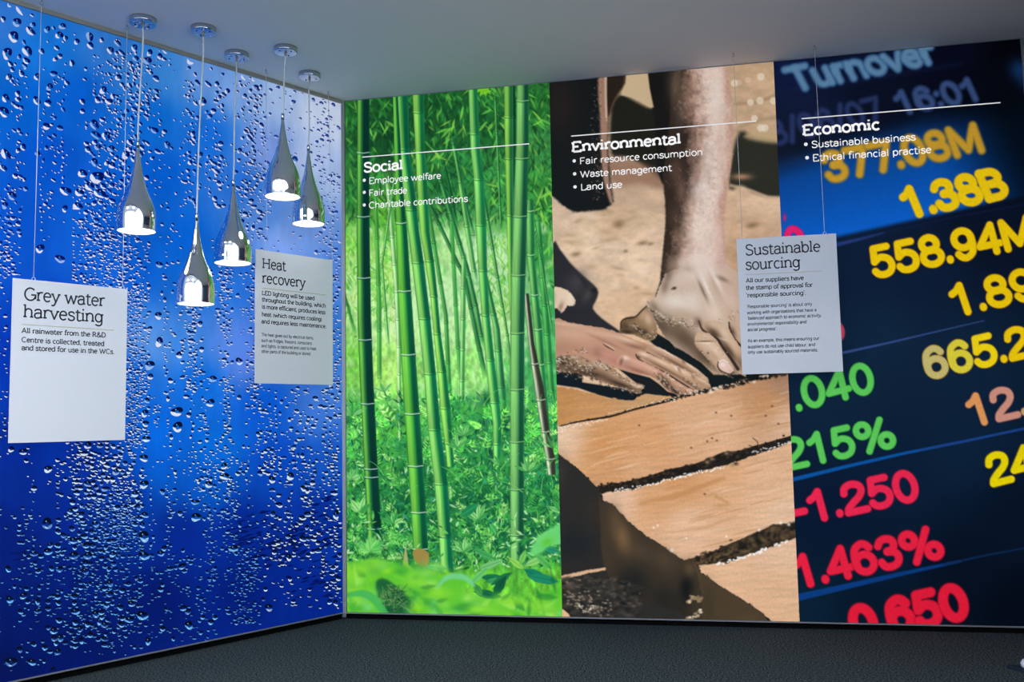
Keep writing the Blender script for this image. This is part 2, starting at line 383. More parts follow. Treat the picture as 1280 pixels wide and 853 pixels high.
def flat_text(name, plane, txt, p0, p1, size, weight, m, parent, lift, serif=True, italic=0.0, track=0.0, caps=0):
    """letters laid flat on the plane: baseline starts at artwork point p0, line is as wide as p0..p1"""
    q = plane.uz([p0, p1]); u0, z0 = q[0]; width = q[1][0] - q[0][0]
    st, w = text_strokes(txt, serif, track, italic, weight / 2)
    sx = width / w; vs = []; fs = []; h = weight * size / 2
    def P(u, z): return plane.p3(u0 + u, z0 + z, lift)
    for s_ in st:
        pts = np.array([(a * sx, b * size) for a, b in s_])
        if len(pts) == 2 and np.hypot(*(pts[1] - pts[0])) < .04 * size:
            c = (pts[0] + pts[1]) / 2; q_ = max(h * 1.15, .055 * size); k = len(vs)
            for t in range(8): vs.append(P(c[0] + q_ * math.cos(t * math.pi / 4), c[1] + q_ * math.sin(t * math.pi / 4)))
            fs.append(tuple(range(k, k + 8))); continue
        # keep stroke ends inside the letter height
        for i in range(len(pts) - 1):
            a, b = pts[i], pts[i + 1]; d = b - a; L = np.hypot(*d)
            if L < 1e-9: continue
            n_ = np.array([-d[1], d[0]]) / L * h; k = len(vs)
            for c in (a + n_, a - n_, b - n_, b + n_): vs.append(P(*c))
            fs.append((k, k + 1, k + 2, k + 3))
            if 0 < i:
                k = len(vs)
                for t in range(6): vs.append(P(a[0] + h * math.cos(t * math.pi / 3), a[1] + h * math.sin(t * math.pi / 3)))
                fs.append(tuple(range(k, k + 6)))
    return pymesh(name, vs, fs, m, parent)

def flat_rule(name, plane, p0, p1, th, m, parent, lift):
    q = plane.uz([p0, p1]); z = q[0][1]; vs = [plane.p3(q[0][0], z - th / 2, lift), plane.p3(q[1][0], z - th / 2, lift), plane.p3(q[1][0], z + th / 2, lift), plane.p3(q[0][0], z + th / 2, lift)]
    return pymesh(name, vs, [(0, 1, 2, 3)], m, parent)

def flat_dot(name, plane, p, r, m, parent, lift):
    q = plane.uz([p])[0]
    return pymesh(name, [plane.p3(q[0] + r * math.cos(t * math.pi / 8), q[1] + r * math.sin(t * math.pi / 8), lift) for t in range(16)], [tuple(range(16))], m, parent)

def ink_text(cv, txt, p0, ex, up, adv, w, col, soft=1.0, halo=None, a=1.0, cols=None):
    """lettering inside a printed picture: p0 baseline start, ex px per em, up px per cap height; adv scales advance"""
    x = 0.0; ex = np.array(ex, float); up = np.array(up, float) / CH
    for i, ch in enumerate(txt):
        gw, st, _ = GL[ch]
        c = cols[i] if cols else col
        for pas in ((0, 1) if halo is not None else (1,)):
            for s_ in st:
                pts = [np.array(p0) + ex * (x + px) + up * py for px, py in s_]
                if pas == 0: cv.line(pts, w + 1.2, halo, soft + .3, a)
                else: cv.line(pts, w, c, soft, a)
        x += gw * adv
# ------------------------------------------------------------------ materials
M = {}
M['print'] = print_mat('backlit_fabric_print', PRINT_GLOW, PRINT_INK)
M['white_ink'] = print_mat('white_lettering', PRINT_GLOW, PRINT_INK, (250, 250, 250))
M['ceiling'] = mat('ceiling_paint', (228, 228, 230), 0.9, spec=0.2, bump=(300, 0.05, 0.001))
M['carpet'] = mat('charcoal_carpet', (8, 12, 14), 1.0, spec=0.02, noise=(150, (80, 92, 97), 2.0), bump=(170, .35, 0.004))
M['wall'] = mat('wall_paint', (205, 210, 215), 0.8, spec=0.2, bump=(90, 0.05, 0.001))
M['side_wall'] = mat('slate_grey_wall_paint', (84, 94, 110), 0.8, spec=0.2)
M['grey_wall'] = mat('grey_wall_paint', (150, 165, 180), 0.8, spec=0.2)
M['black'] = mat('shadow_gap_black', (4, 5, 6), 0.9, spec=0.1)  # dark of the shadow gap put into the colour
M['alu'] = mat('anodised_aluminium', (140, 144, 150), 0.45, 0.5, bump=(400, 0.03, 0.0005))
M['alu_dark'] = mat('brushed_grey_frame', (150, 147, 136), 0.5, 0.2)
M['chrome'] = mat('polished_chrome', (228, 230, 232), 0.035, 1.0)
M['chrome_dull'] = mat('satin_chrome', (190, 196, 205), 0.12, 1.0)
M['hole'] = mat('dark_hole', (12, 12, 14), 0.6)
M['cord'] = mat('clear_grey_cord', (205, 212, 208), 0.3, spec=0.6)
M['wire'] = mat('thin_steel_wire', (225, 230, 232), 0.4, 0.2)
M['diffuser'] = mat('lit_opal_diffuser', (255, 250, 246), 0.4, emit=4.0)
M['card'] = mat('matt_white_board', (214, 219, 224), 0.6, spec=0.3)
M['card_edge'] = mat('cut_white_edge', (240, 240, 236), 0.5)
M['text_dark'] = mat('charcoal_ink', (34, 42, 50), 0.6)
M['text_grey'] = mat('grey_ink', (74, 84, 95), 0.6)
M['rule'] = mat('pale_olive_ink', (186, 192, 150), 0.6)
M['window_glow'] = mat('added_window_glow', (235, 242, 255), 0.3, emit=ADDED_WINDOW_LIGHT)  # emission for the windows added behind the viewer
M['fill_panel'] = mat('added_fill_panel', (255, 248, 240), 0.3, emit=ADDED_FILL_LIGHT)  # emission for the added fill panels, out of view
M['navy'] = mat('navy_plastic', (16, 34, 52), 0.45)
M['pale'] = mat('pale_plastic', (196, 206, 222), 0.3)

# ------------------------------------------------------------------ room shell
def structure(o): o['kind'] = 'structure'; return o
LE, RE, FRONT = 3.262, 3.262, -9.0
# floor and ceiling
structure(frame_box('floor', (-6.5, FRONT, -0.1), (RE + 6.6, 0, 0), (0, -FRONT + 0.3, 0), (0, 0, 0.1), M['carpet']))
EDGE, HALL = -2.25, 5.4                       # the low ceiling over the display ends here; the tall hall behind the viewer is invented for daylight and reflections
structure(frame_box('ceiling', (-6.5, EDGE, CEIL), (RE + 6.6, 0, 0), (0, -EDGE + 0.3, 0), (0, 0, 0.1), M['ceiling']))
structure(frame_box('ceiling_hall', (-6.6, FRONT - .1, HALL), (RE + 6.8, 0, 0), (0, EDGE - FRONT + .2, 0), (0, 0, 0.1), M['wall']))
structure(frame_box('wall_bulkhead', (-6.5, EDGE, CEIL), (RE + 6.6, 0, 0), (0, 0.1, 0), (0, 0, HALL - CEIL), M['wall']))
structure(frame_box('wall_back', (-0.3, 0.045, 0), (RE + 0.4, 0, 0), (0, 0.1, 0), (0, 0, CEIL), M['wall']))
a_ = NL * -0.045 + DL * -0.03
structure(frame_box('wall_left', a_, DL * 3.0, -NL * 0.1, (0, 0, CEIL), M['grey_wall']))
structure(frame_box('wall_right', (RE, 0.044, 0), (0.1, 0, 0), (0, EDGE - .044, 0), (0, 0, CEIL), M['side_wall']))
structure(frame_box('wall_hall_right', (RE, EDGE, 0), (0.1, 0, 0), (0, FRONT - EDGE, 0), (0, 0, HALL), M['wall']))
structure(frame_box('wall_front', (-6.5, FRONT, 0), (RE + 6.6, 0, 0), (0, -0.1, 0), (0, 0, HALL), M['wall']))
structure(frame_box('wall_hall_left', (-6.5, FRONT, 0), (-0.1, 0, 0), (0, -FRONT + .3, 0), (0, 0, HALL), M['wall']))
# glowing windows added to the invented hall, for daylight and chrome reflections
def add_tall_window(n, o, e, nrm, w, z0, h):
    o, e, nrm = np.array(o, float), np.array(e, float), np.array(nrm, float)
    w_ = structure(frame_box('window_%d' % n, o + nrm * .004 + np.array([0, 0, z0]), e * w, nrm * .008, (0, 0, h), M['window_glow']))
    for a, ww in ((-.05, .05), (w, .05), (w / 2 - .02, .04)):
        frame_box('window_frame', o + e * a + np.array([0, 0, z0 - .05]), e * ww, nrm * .04, (0, 0, h + .1), M['alu'], w_)
    for zz in (z0 - .05, z0 + h * .45, z0 + h): frame_box('window_frame', o + np.array([0, 0, zz]), e * w, nrm * .038, (0, 0, .05), M['alu'], w_)
for k, x in enumerate((-6.0, -4.1, -2.2, -0.3, 1.6)): add_tall_window(k + 1, (x, FRONT, 0), (1, 0, 0), (0, 1, 0), 1.5, .25, 4.6)
for k, y in enumerate((-8.6, -6.55, -4.5)): add_tall_window(k + 6, (RE, y, 0), (0, 1, 0), (-1, 0, 0), 1.8, .35, 4.3)
for k, y in enumerate((-8.4, -6.3, -4.2)): add_tall_window(k + 9, (-6.5, y, 0), (0, 1, 0), (1, 0, 0), 1.5, .35, 4.3)
# black strips painting the shadow gap under the lightboxes, and the slim aluminium edge profiles
structure(frame_box('shadow_gap_back', (0.0, 0.02, 0), (RE - .004, 0, 0), (0, 0.02, 0), (0, 0, ZP - 0.009), M['black']))
structure(frame_box('shadow_gap_left', NL * -0.02 + DL * 0.0, DL * 2.0, -NL * 0.02, (0, 0, ZP - 0.012), M['black']))
U3 = 3.238
def profile(n, plane, u0, u1, z0, z1, m, d0=0.006, d1=-0.03):
    o = plane.p3(u0, z0, d0)
    return structure(frame_box('trim_%d' % n, o, plane.ex * (u1 - u0), plane.n * (d1 - d0), (0, 0, z1 - z0), m))
profile(1, BACK, 0.012, U3 + .012, ZP - .006, ZP - .001, M['alu'])
profile(2, BACK, 0.012, U3 + .012, CEIL - .004, CEIL - .0002, M['alu'], 0.004)
profile(3, BACK, U3, U3 + .012, ZP - .001, CEIL - .004, M['alu'])
LU = -1.775
profile(4, LEFT, LU - .012, -.010, ZP - .005, ZP, M['alu'])
profile(5, LEFT, LU - .012, -.010, CEIL - .018, CEIL - .0002, M['alu_dark'], 0.010)
profile(6, LEFT, LU - .03, LU, ZP, CEIL - .018, M['alu'])
# corner upright where the two lightboxes meet
cu = 0.010
structure(frame_box('trim_7', np.array([cu, -0.002, ZP - .009]), -DL * -0.0 + np.array([-cu, 0, 0]) + DL * cu, np.array([0.0, 0.03, 0]), (0, 0, CEIL - ZP + .008), M['alu']))

# ------------------------------------------------------------------ mural 1: green bamboo
def mural(name, label, at):
    return empty(name, at, label, 'mural', 'backlit printed wall panels')
CELL = 0.0034
soc = mural('printed_wall_panel', 'backlit wall panel printed with green bamboo stalks, headed Social', (0.55, 0.0, ZP))
cv = Canvas(BACK, 0.013, 1.0865, ZP, CEIL - .004, CELL, 5); R = cv.rng
cv.A = cv.field([(435, 140, 38, 110, 48), (470, 170, 22, 78, 40), (540, 150, 24, 85, 42), (600, 160, 32, 105, 50), (670, 130, 45, 125, 52), (690, 180, 60, 140, 70),
    (440, 240, 50, 140, 60), (560, 230, 38, 120, 60), (610, 240, 60, 150, 70), (675, 240, 60, 150, 62), (480, 270, 105, 190, 60), (440, 310, 150, 225, 95), (480, 330, 190, 245, 130),
    (560, 320, 185, 240, 150), (600, 340, 205, 245, 185), (630, 330, 195, 240, 170), (675, 320, 60, 150, 70), (440, 380, 200, 245, 150), (480, 400, 215, 250, 165), (545, 380, 200, 245, 175),
    (580, 400, 200, 248, 165), (630, 400, 190, 235, 150), (680, 390, 70, 170, 90), (440, 450, 125, 215, 75), (480, 460, 180, 240, 110), (590, 460, 160, 235, 120), (680, 460, 70, 170, 90),
    (440, 520, 100, 200, 90), (480, 530, 95, 200, 70), (600, 530, 60, 165, 80), (660, 520, 70, 170, 85), (440, 600, 50, 145, 60), (500, 610, 40, 130, 60), (590, 600, 38, 130, 65), (680, 600, 40, 140, 75),
    (440, 670, 45, 135, 60), (520, 670, 35, 120, 60), (590, 660, 25, 100, 62), (675, 660, 30, 120, 75), (440, 730, 95, 190, 70), (500, 740, 110, 205, 60), (600, 745, 115, 210, 55), (690, 735, 110, 205, 60)], 3.6)
n1 = cv.fnoise(10, 16, 4); n2 = cv.fnoise(4, 6, 3)
cv.A *= (1 + (0.20 * n1 + 0.24 * n2) * (1 - .55 * np.exp(-((cv.Y - 360) / 90) ** 2)))[..., None]
# soft light spots between the far stalks
for _ in range(420):
    x, y = R.uniform(432, 697), R.uniform(280, 520)
    cv.blob(x, y, R.uniform(1.5, 5), R.uniform(2, 7), (215, 250, 185) if R.random() < .66 else (80, 190, 80), R.uniform(.25, .7))
for _ in range(420):
    x = R.uniform(430, 500) if R.random() < .6 else R.uniform(600, 640); y = R.uniform(270, 400)
    cv.leaf(x, y, R.uniform(.5, 2.6), R.uniform(7, 15), R.uniform(1.5, 3), (110, 205, 60) if R.random() < .6 else ((215, 248, 150) if R.random() < .5 else (60, 160, 60)), .6, .8)
# out-of-focus foliage, upper half
for _ in range(1500):
    x = R.uniform(430, 702); y = R.uniform(95, 275) if (R.random() < .9 or x < 660) else R.uniform(290, 400)
    b = R.random(); top = sstep(300, 180, y)
    c = np.array([55, 150, 60]) * (.45 + .95 * b) if R.random() < .62 else np.array([20, 66, 38])
    cv.leaf(x, y, R.uniform(.4, 2.6), R.uniform(7, 20), R.uniform(1.6, 3.8), c, .35 + .35 * R.random(), .9)
for _ in range(200):
    x, y = R.uniform(430, 702), R.uniform(100, 290)
    cv.leaf(x, y, R.uniform(.6, 2.4), R.uniform(9, 17), R.uniform(2, 3.4), (95 + 50 * R.random(), 185 + 35 * R.random(), 75), .6, .8)
for (cx, cy, n) in ((690, 235, 14), (672, 280, 12), (565, 160, 10), (600, 118, 5), (470, 150, 8), (668, 140, 10), (480, 320, 18), (470, 350, 14), (620, 220, 8), (690, 320, 10), (610, 150, 8), (545, 200, 8)):
    for _ in range(n):
        cv.leaf(cx + R.normal(0, 10), cy + R.normal(0, 13), R.uniform(.2, 2.8), R.uniform(10, 22), R.uniform(2, 4), (100 + 60 * R.random(), 205 + 25 * R.random(), 80), .75, .7)
for k in range(4): cv.leaf(604, 106, .9 + k * .45, 16, 4, (140, 220, 40), .9)

def stalk(pts, nodes, light, mid, dark, soft=.5, a=1.0, nodecol=None, split=.34, fade=1):
    """a cane: rows (y, left x, right x); ramp of ink across, rings at the nodes"""
    p = np.array(sorted(pts)); y0, y1 = p[0, 0], p[-1, 0]
    sl = cv.box(p[:, 1].min() - 3, y0, p[:, 2].max() + 3, y1)
    if sl is None: return
    X, Y = cv.X[sl], cv.Y[sl]
    xl = np.interp(Y, p[:, 0], p[:, 1]); xr = np.interp(Y, p[:, 0], p[:, 2])
    wob = np.zeros_like(Y)
    for ny in nodes: wob += np.exp(-((Y - ny) / 1.6) ** 2) * .45
    xl = xl - wob; xr = xr + wob
    t = (X - xl) / (xr - xl); m = sstep(-soft, soft, X - xl) * sstep(-soft, soft, xr - X) * sstep(y0 - 1, y0 + fade, Y) * sstep(y1 + 1, y1 - fade, Y)
    L, Mi, D = [np.array(c, float) for c in (light, mid, dark)]
    tt = t[..., None]
    edge = Mi * .8
    c = np.where(tt < .12, edge + (L - edge) * tt / .12, np.where(tt < split, L, np.where(tt < split + .16, L + (Mi - L) * (tt - split) / .16, Mi + (D - Mi) * np.clip((tt - split - .16) / .18, 0, 1))))
    c = c + (Mi - D) * .35 * sstep(.86, 1.0, t)[..., None]
    seg = np.zeros_like(Y)
    ns = [y0 - 60] + list(nodes) + [y1 + 60]
    for i in range(len(ns) - 1):
        q = (Y - ns[i]) / (ns[i + 1] - ns[i]); seg += np.where((q >= 0) & (q < 1), (.5 - q) * .20, 0)
    streak = cv.fnoise(1.4, 40, 2)[sl] * .07
    c = c * (1 + seg + streak)[..., None]
    cv.put(sl, m * a, c)
    for ny in nodes:
        i0, i1 = np.interp(ny, p[:, 0], p[:, 1]), np.interp(ny, p[:, 0], p[:, 2])
        if not (y0 < ny < y1): continue
        cv.line([(i0 + .4, ny + 1.3), ((i0 + i1) / 2, ny + 2.0), (i1 - .4, ny + 1.2)], .9, D * .7, .6, .7 * a)
        nc = nodecol if nodecol is not None else L * 1.1
        if nodecol is None: cv.line([(i0 + .6, ny - .2), ((i0 + i1) / 2, ny + .4)], .8, nc, .6, .5 * a)
        else: cv.line([(i0 + .4, ny - .3), ((i0 + i1) / 2, ny + .5), (i1 - .4, ny - .5)], 1.1, nc, .6, .85 * a)

g1 = ((150, 225, 115), (90, 180, 85), (45, 130, 75)); g2 = ((120, 200, 95), (60, 150, 75), (25, 95, 60))
bgst = [([(100, 588, 592), (240, 596, 600)], g2), ([(167, 562, 567), (242, 576, 581), (300, 590, 596)], g2), ([(191, 549, 553), (230, 559, 563), (289, 570, 575)], ((40, 120, 60), (28, 95, 50), (18, 70, 40))),
    ([(254, 541, 545), (290, 557, 560)], g2), ([(290, 551, 556), (349, 579, 584), (421, 593, 599), (477, 605, 611)], ((60, 150, 70), (40, 120, 60), (25, 90, 55))),
    ([(290, 567, 573), (337, 581, 587), (384, 592, 598), (440, 602, 608)], ((90, 180, 90), (45, 130, 65), (25, 95, 55))), ([(290, 582, 588), (360, 593, 599)], g1),
    ([(316, 542, 547), (395, 555, 560), (520, 560, 566)], ((90, 180, 80), (60, 150, 70), (40, 120, 60))), ([(337, 565, 570), (431, 570, 575), (480, 574, 578)], ((80, 180, 80), (60, 160, 70), (50, 140, 70))),
    ([(384, 576, 582), (534, 574, 580)], ((170, 230, 140), (90, 180, 85), (50, 140, 70))), ([(302, 469, 474), (384, 471, 477), (485, 472, 477)], ((100, 190, 80), (70, 165, 70), (50, 140, 60))),
    ([(290, 487, 493), (360, 493, 499), (431, 496, 501), (574, 498, 503)], ((215, 245, 190), (150, 220, 120), (80, 170, 80))), ([(367, 429, 432), (421, 443, 447)], ((60, 150, 60), (50, 140, 55), (40, 120, 50))),
    ([(337, 674, 681), (431, 681, 689), (489, 686, 693), (560, 690, 697)], ((95, 195, 95), (60, 160, 75), (30, 120, 65))), ([(365, 608, 614), (412, 617, 625), (489, 622, 632), (563, 628, 637)], ((120, 205, 110), (60, 155, 80), (25, 100, 65))),
    ([(330, 520, 524), (400, 527, 531), (470, 531, 535)], g2), ([(300, 612, 616), (420, 633, 636), (500, 642, 645)], g2), ([(330, 676, 678), (420, 690, 693)], g2), ([(480, 600, 606), (600, 613, 619)], g1),
    ([(289, 482, 485), (330, 476, 479), (440, 484, 488)], g1), ([(300, 530, 533), (440, 549, 552), (560, 572, 576)], g1), ([(110, 617, 620), (290, 625, 628)], g2), ([(310, 640, 643), (520, 648, 652)], g1)]
for pts, (l, m_, d) in bgst:
    pts = sorted(pts)
    if 280 < pts[0][0] < 400:
        (ya, a1, b1), (yb, a2, b2) = pts[0], pts[1]; f = 75 / (yb - ya); pts = [(ya - 75, a1 - (a2 - a1) * f, b1 - (b2 - b1) * f)] + pts
    ys = [q[0] for q in pts]; nodes = list(np.arange(min(ys) + 12, max(ys), R.uniform(34, 60)))
    stalk(pts, nodes, l, m_, d, .7, .92, None, .34, 26)
def frond(x, y, L, n, a0, c, w=2.4, a=.9):
    b = R.choice([-1, 1]) * R.uniform(.3, .9); px, py = x, y
    for k in range(n):
        an = a0 + b * k / n; px += math.cos(an) * L / n; py += math.sin(an) * L / n; ll = L * .42 * (1 - .55 * k / n)
        for s_ in (-1, 1): cv.leaf(px, py, an + s_ * .85, ll, w, np.array(c) * R.uniform(.75, 1.15), a, .5)
    cv.leaf(px, py, a0 + b, L * .3, w, c, a, .5)
# undergrowth
for _ in range(230):
    x, y = R.uniform(432, 700), R.uniform(500, 700)
    cv.blob(x, y, R.uniform(5, 14), R.uniform(4, 10), (12, 78, 52) if R.random() < .6 else (90, 200, 70), R.uniform(.3, .65), R.uniform(-1, 1))
for _ in range(3600):
    y = 492 + 213 * R.random() ** .72; x = R.uniform(430, 702)
    b = R.random(); t = (y - 480) / 225
    c = [(18, 82, 52), (35, 128, 66), (70, 175, 75), (125, 218, 105), (190, 240, 170), (45, 160, 120)][R.choice(6, p=[.27, .24, .19, .15, .08, .07])]
    cv.leaf(x, y, R.uniform(-3.1, 3.1), R.uniform(4, 12), R.uniform(1.2, 3.2), c, R.uniform(.6, 1), .5)
for _ in range(330):
    y = 500 + 205 * R.random() ** .8; x = R.uniform(430, 702); up = sstep(620, 510, y)
    c = np.array([(40, 135, 70), (70, 180, 75), (120, 215, 95), (25, 105, 62), (165, 230, 130)][R.choice(5, p=[.3, .25, .2, .15, .1])]) * (1 + .25 * up) + np.array([20, 20, 0]) * up
    frond(x, y, R.uniform(10, 26), R.integers(4, 7), R.uniform(-3.0, -.15), c, R.uniform(1.6, 2.8))
stalk([(105, 636, 644), (160, 637, 645), (290, 640, 646)], [146, 230], (50, 140, 90), (25, 100, 60), (12, 70, 45), .6)
stalk([(100, 630, 641), (177, 631, 641), (290, 634, 641), (400, 637, 641)], [146, 198, 269], (150, 215, 90), (105, 185, 80), (35, 110, 60), .6)
stalk([(250, 657, 667), (290, 658, 668), (320, 659, 668), (372, 664, 673), (416, 668, 678), (454, 672, 680), (540, 680, 688)], [264, 319, 369, 412, 456], (130, 205, 110), (75, 165, 85), (30, 115, 65), .6, 1, (190, 235, 180))
stalk([(120, 497, 510), (200, 503, 514), (250, 508, 518)], [170], (25, 95, 55), (18, 80, 48), (10, 55, 38), .6)
stalk([(95, 585, 596), (184, 588, 600), (224, 592, 605), (289, 595, 608), (337, 598, 609), (395, 602, 612), (449, 607, 618), (489, 611, 623), (530, 616, 627), (578, 617, 626)], [167, 224, 281, 338, 394, 450, 503, 555], (148, 225, 115), (78, 180, 84), (26, 120, 72), .5)
stalk([(110, 515, 530), (185, 519, 531), (230, 521, 534), (289, 525, 537), (330, 532, 543), (371, 538, 547), (418, 542, 551), (466, 547, 558), (510, 550, 563), (555, 556, 566), (584, 559, 568)], [140, 190, 250, 326, 370, 417, 464, 510, 554], (158, 226, 100), (88, 182, 76), (18, 108, 66), .5)
stalk([(112, 491, 510), (190, 497, 512), (250, 505, 520), (289, 510, 524), (330, 515, 530), (398, 523, 538), (468, 530, 545), (538, 535, 551), (606, 543, 560), (679, 549, 565), (716, 551, 567)], [186, 262, 328, 398, 467, 537, 605, 671], (150, 222, 110), (74, 176, 78), (12, 100, 68), .5)
stalk([(112, 491, 497), (240, 494, 504), (289, 495, 509), (364, 497, 514), (480, 503, 522), (580, 510, 529), (680, 516, 535), (706, 517, 536)], [279, 364, 443.5, 517.5, 583, 641, 687], (120, 205, 75), (60, 165, 60), (8, 84, 58), .5, 1, (225, 245, 225))
stalk([(112, 446.5, 462), (290, 446, 462), (400, 447, 464), (480, 450, 467), (580, 455, 472), (661, 459, 477), (676, 460, 477)], [191, 271, 347.6, 425, 505, 586.6, 597, 661.6], (120, 195, 75), (38, 120, 62), (6, 56, 45), .5, 1, (205, 238, 225), .2)
stalk([(367, 655, 661), (430, 661, 668), (454, 664, 673), (485, 668, 680), (541, 677, 687), (574, 682, 694), (594, 685, 695)], [455, 500, 540, 574], (205, 215, 185), (110, 110, 80), (50, 55, 48), .5, 1, (215, 225, 200), .25)
stalk([(98, 646, 661), (177, 645, 661), (270, 641.5, 659), (344, 639, 657), (416, 638, 655.5), (487, 637.5, 655.5), (552, 637.5, 655), (679, 637.5, 655), (700, 638, 655)], [126, 198, 270.5, 344, 416.5, 487, 552.6, 612, 669], (136, 205, 112), (90, 165, 92), (20, 84, 58), .5, 1, (150, 205, 130), .36)
stalk([(704, 462, 475), (752, 470, 484)], [], (40, 90, 60), (15, 60, 45), (8, 40, 35), .8)
for _ in range(330):
    x, y = R.uniform(430, 702), R.uniform(640, 712)
    c = [(18, 92, 58), (50, 160, 70), (110, 210, 90), (180, 236, 160)][R.integers(4)]
    if 500 < x < 568 and R.random() < .8: continue
    cv.leaf(x, y, R.uniform(-3.1, 3.1), R.uniform(5, 13), R.uniform(1.4, 3.4), c, .9, .5)
for _ in range(90):
    x, y = R.uniform(430, 700), R.uniform(500, 690); a0 = R.uniform(-2.6, -.5); L = R.uniform(12, 36)
    if any(a0_ < x < a1_ for a0_, a1_ in ((446, 478), (500, 567), (634, 657))) and R.random() < .9: continue
    cv.line([(x, y), (x + math.cos(a0) * L * .5, y + math.sin(a0) * L * .55), (x + math.cos(a0) * L, y + math.sin(a0) * L * .8)], (1.3, .5), (120, 210, 100), .5, .8, 4)
def sprig(x, y, n, L, w, c0, c1, a0=-2.9, a1=-.2, soft=.6):
    for k in range(n):
        an = a0 + (a1 - a0) * (k + R.random() * .5) / n; f = R.random()
        cv.leaf(x, y, an, L * R.uniform(.7, 1.1), w, np.array(c0) * (1 - f) + np.array(c1) * f, .95, soft, np.array(c0) * .7)
for (x, y, n, L, w) in ((580, 545, 5, 20, 5), (572, 560, 5, 17, 5), (690, 560, 4, 20, 3), (440, 520, 6, 22, 4), (598, 650, 5, 22, 6), (450, 640, 4, 20, 7), (625, 580, 4, 17, 4),
                        (660, 590, 6, 22, 4), (492, 655, 5, 20, 6), (480, 490, 3, 17, 5), (580, 690, 6, 20, 6), (440, 600, 5, 16, 7), (700, 640, 4, 22, 6)):
    sprig(x, y, n, L, w, (60, 165, 75), (165, 235, 140))
# larger leaves by the feet of the canes
cv.leaf(575, 646, -.6, 30, 11, (30, 135, 80), 1, .6, (90, 190, 110)); cv.leaf(612, 655, 1.0, 16, 9, (60, 175, 85), 1, .6, (150, 220, 140))
for (x, y, an, L, w, c) in ((598, 712, -.35, 34, 9, (120, 200, 120)), (600, 722, .05, 36, 10, (25, 120, 75)), (588, 730, -.75, 30, 9, (110, 205, 110)), (592, 740, .2, 38, 11, (18, 100, 68)), (606, 728, -.12, 30, 8, (60, 160, 90)),
                            (655, 712, -2.5, 26, 8, (150, 220, 90)), (655, 708, -.4, 32, 9, (140, 215, 110)), (655, 712, .5, 40, 14, (22, 130, 95)), (650, 706, -1.2, 20, 8, (120, 205, 90)), (640, 716, 2.6, 32, 9, (30, 120, 70)),
                            (660, 720, .2, 42, 12, (30, 140, 100)), (620, 700, -2.7, 34, 8, (70, 170, 90)), (690, 712, -2.4, 30, 9, (90, 190, 90)), (510, 745, -2.2, 22, 6, (70, 120, 60)), (500, 752, -.7, 16, 6, (190, 205, 150)),
                            (617, 745, -1.0, 30, 12, (15, 90, 60)), (560, 712, -3.0, 30, 9, (80, 190, 120)), (505, 705, 2.9, 30, 8, (40, 150, 90)), (700, 690, -2.9, 25, 8, (40, 150, 110)), (603, 745, -2.2, 20, 9, (60, 150, 70))):
    cv.leaf(x, y, an, L, w, c, 1, .6, np.array(c) * .7)
cv.poly([(516, 690), (524, 686), (536, 692), (534, 708), (526, 709), (519, 702)], (165, 140, 70), 1, 1, 3); cv.poly([(504, 700), (507, 680), (510, 700), (511, 712), (503, 712)], (185, 190, 110), .8, .9)
# soft foreground foliage across the bottom
cv.poly([(430, 775), (430, 712), (445, 702), (470, 699), (500, 705), (520, 715), (545, 718), (570, 718), (585, 726), (578, 738), (600, 746), (640, 752), (668, 752), (690, 738), (703, 725), (703, 775)], (98, 202, 52), 3.5, .93, 3)
cv.poly([(470, 728), (484, 725), (512, 748), (520, 766), (486, 768), (474, 752)], (22, 92, 55), 2.5, .9, 3)
for _ in range(60):
    cv.line([(R.uniform(475, 515), R.uniform(730, 765)), (R.uniform(475, 515), R.uniform(730, 765))], R.uniform(.6, 1.6), (120, 160, 90) if R.random() < .5 else (20, 70, 45), .6, .6)
for _ in range(170):
    x, y = R.uniform(430, 702), R.uniform(706, 774)
    if 472 < x < 512 and y > 722: continue
    if 560 < x < 690 and y < 745: continue
    c = [(60, 165, 55), (135, 222, 62), (165, 235, 95), (35, 140, 60), (120, 215, 130), (150, 230, 40)][R.integers(6)]
    cv.blob(x, y, R.uniform(4, 13), R.uniform(3, 7), c, R.uniform(.35, .8), R.uniform(-.9, .9))
for _ in range(70):
    x, y = R.uniform(425, 702), R.uniform(712, 775)
    if (472 < x < 515 and y > 722) or (560 < x < 690 and y < 742): continue
    c = [(30, 130, 55), (70, 175, 60), (150, 228, 90), (175, 238, 130), (20, 100, 55), (120, 215, 50)][R.integers(6)]
    cv.leaf(x, y, R.uniform(-2.6, .4), R.uniform(12, 34), R.uniform(4, 9), c, R.uniform(.4, .75), 2.0)
cv.line([(432, 745), (452, 742), (468, 750), (482, 768)], (4, 11, 8), (72, 185, 90), 1.6, .9, 5)
cv.line([(545, 736), (560, 722), (580, 722), (592, 732)], (3, 9, 4), (120, 215, 150), 2, .85, 5)
for (x, y, rx, ry) in ((452, 712, 14, 8), (470, 705, 12, 9), (520, 728, 16, 6), (640, 752, 20, 6), (680, 760, 16, 10), (600, 762, 20, 7), (440, 722, 8, 10), (550, 742, 16, 8)):
    cv.blob(x, y, rx, ry, (150, 228, 60), .7)
cv.poly([(662, 693), (672, 672), (690, 660), (702, 656), (702, 680), (688, 682), (674, 693)], (115, 220, 120), 2.6, .95, 3)
cv.blob(684, 678, 8, 5, (95, 200, 50), .8, -.6)
sprig(463, 690, 9, 22, 7, (90, 200, 90), (150, 235, 120), -3.1, 0, 1.4)
cv.build('bamboo_print', M['print'], soc)

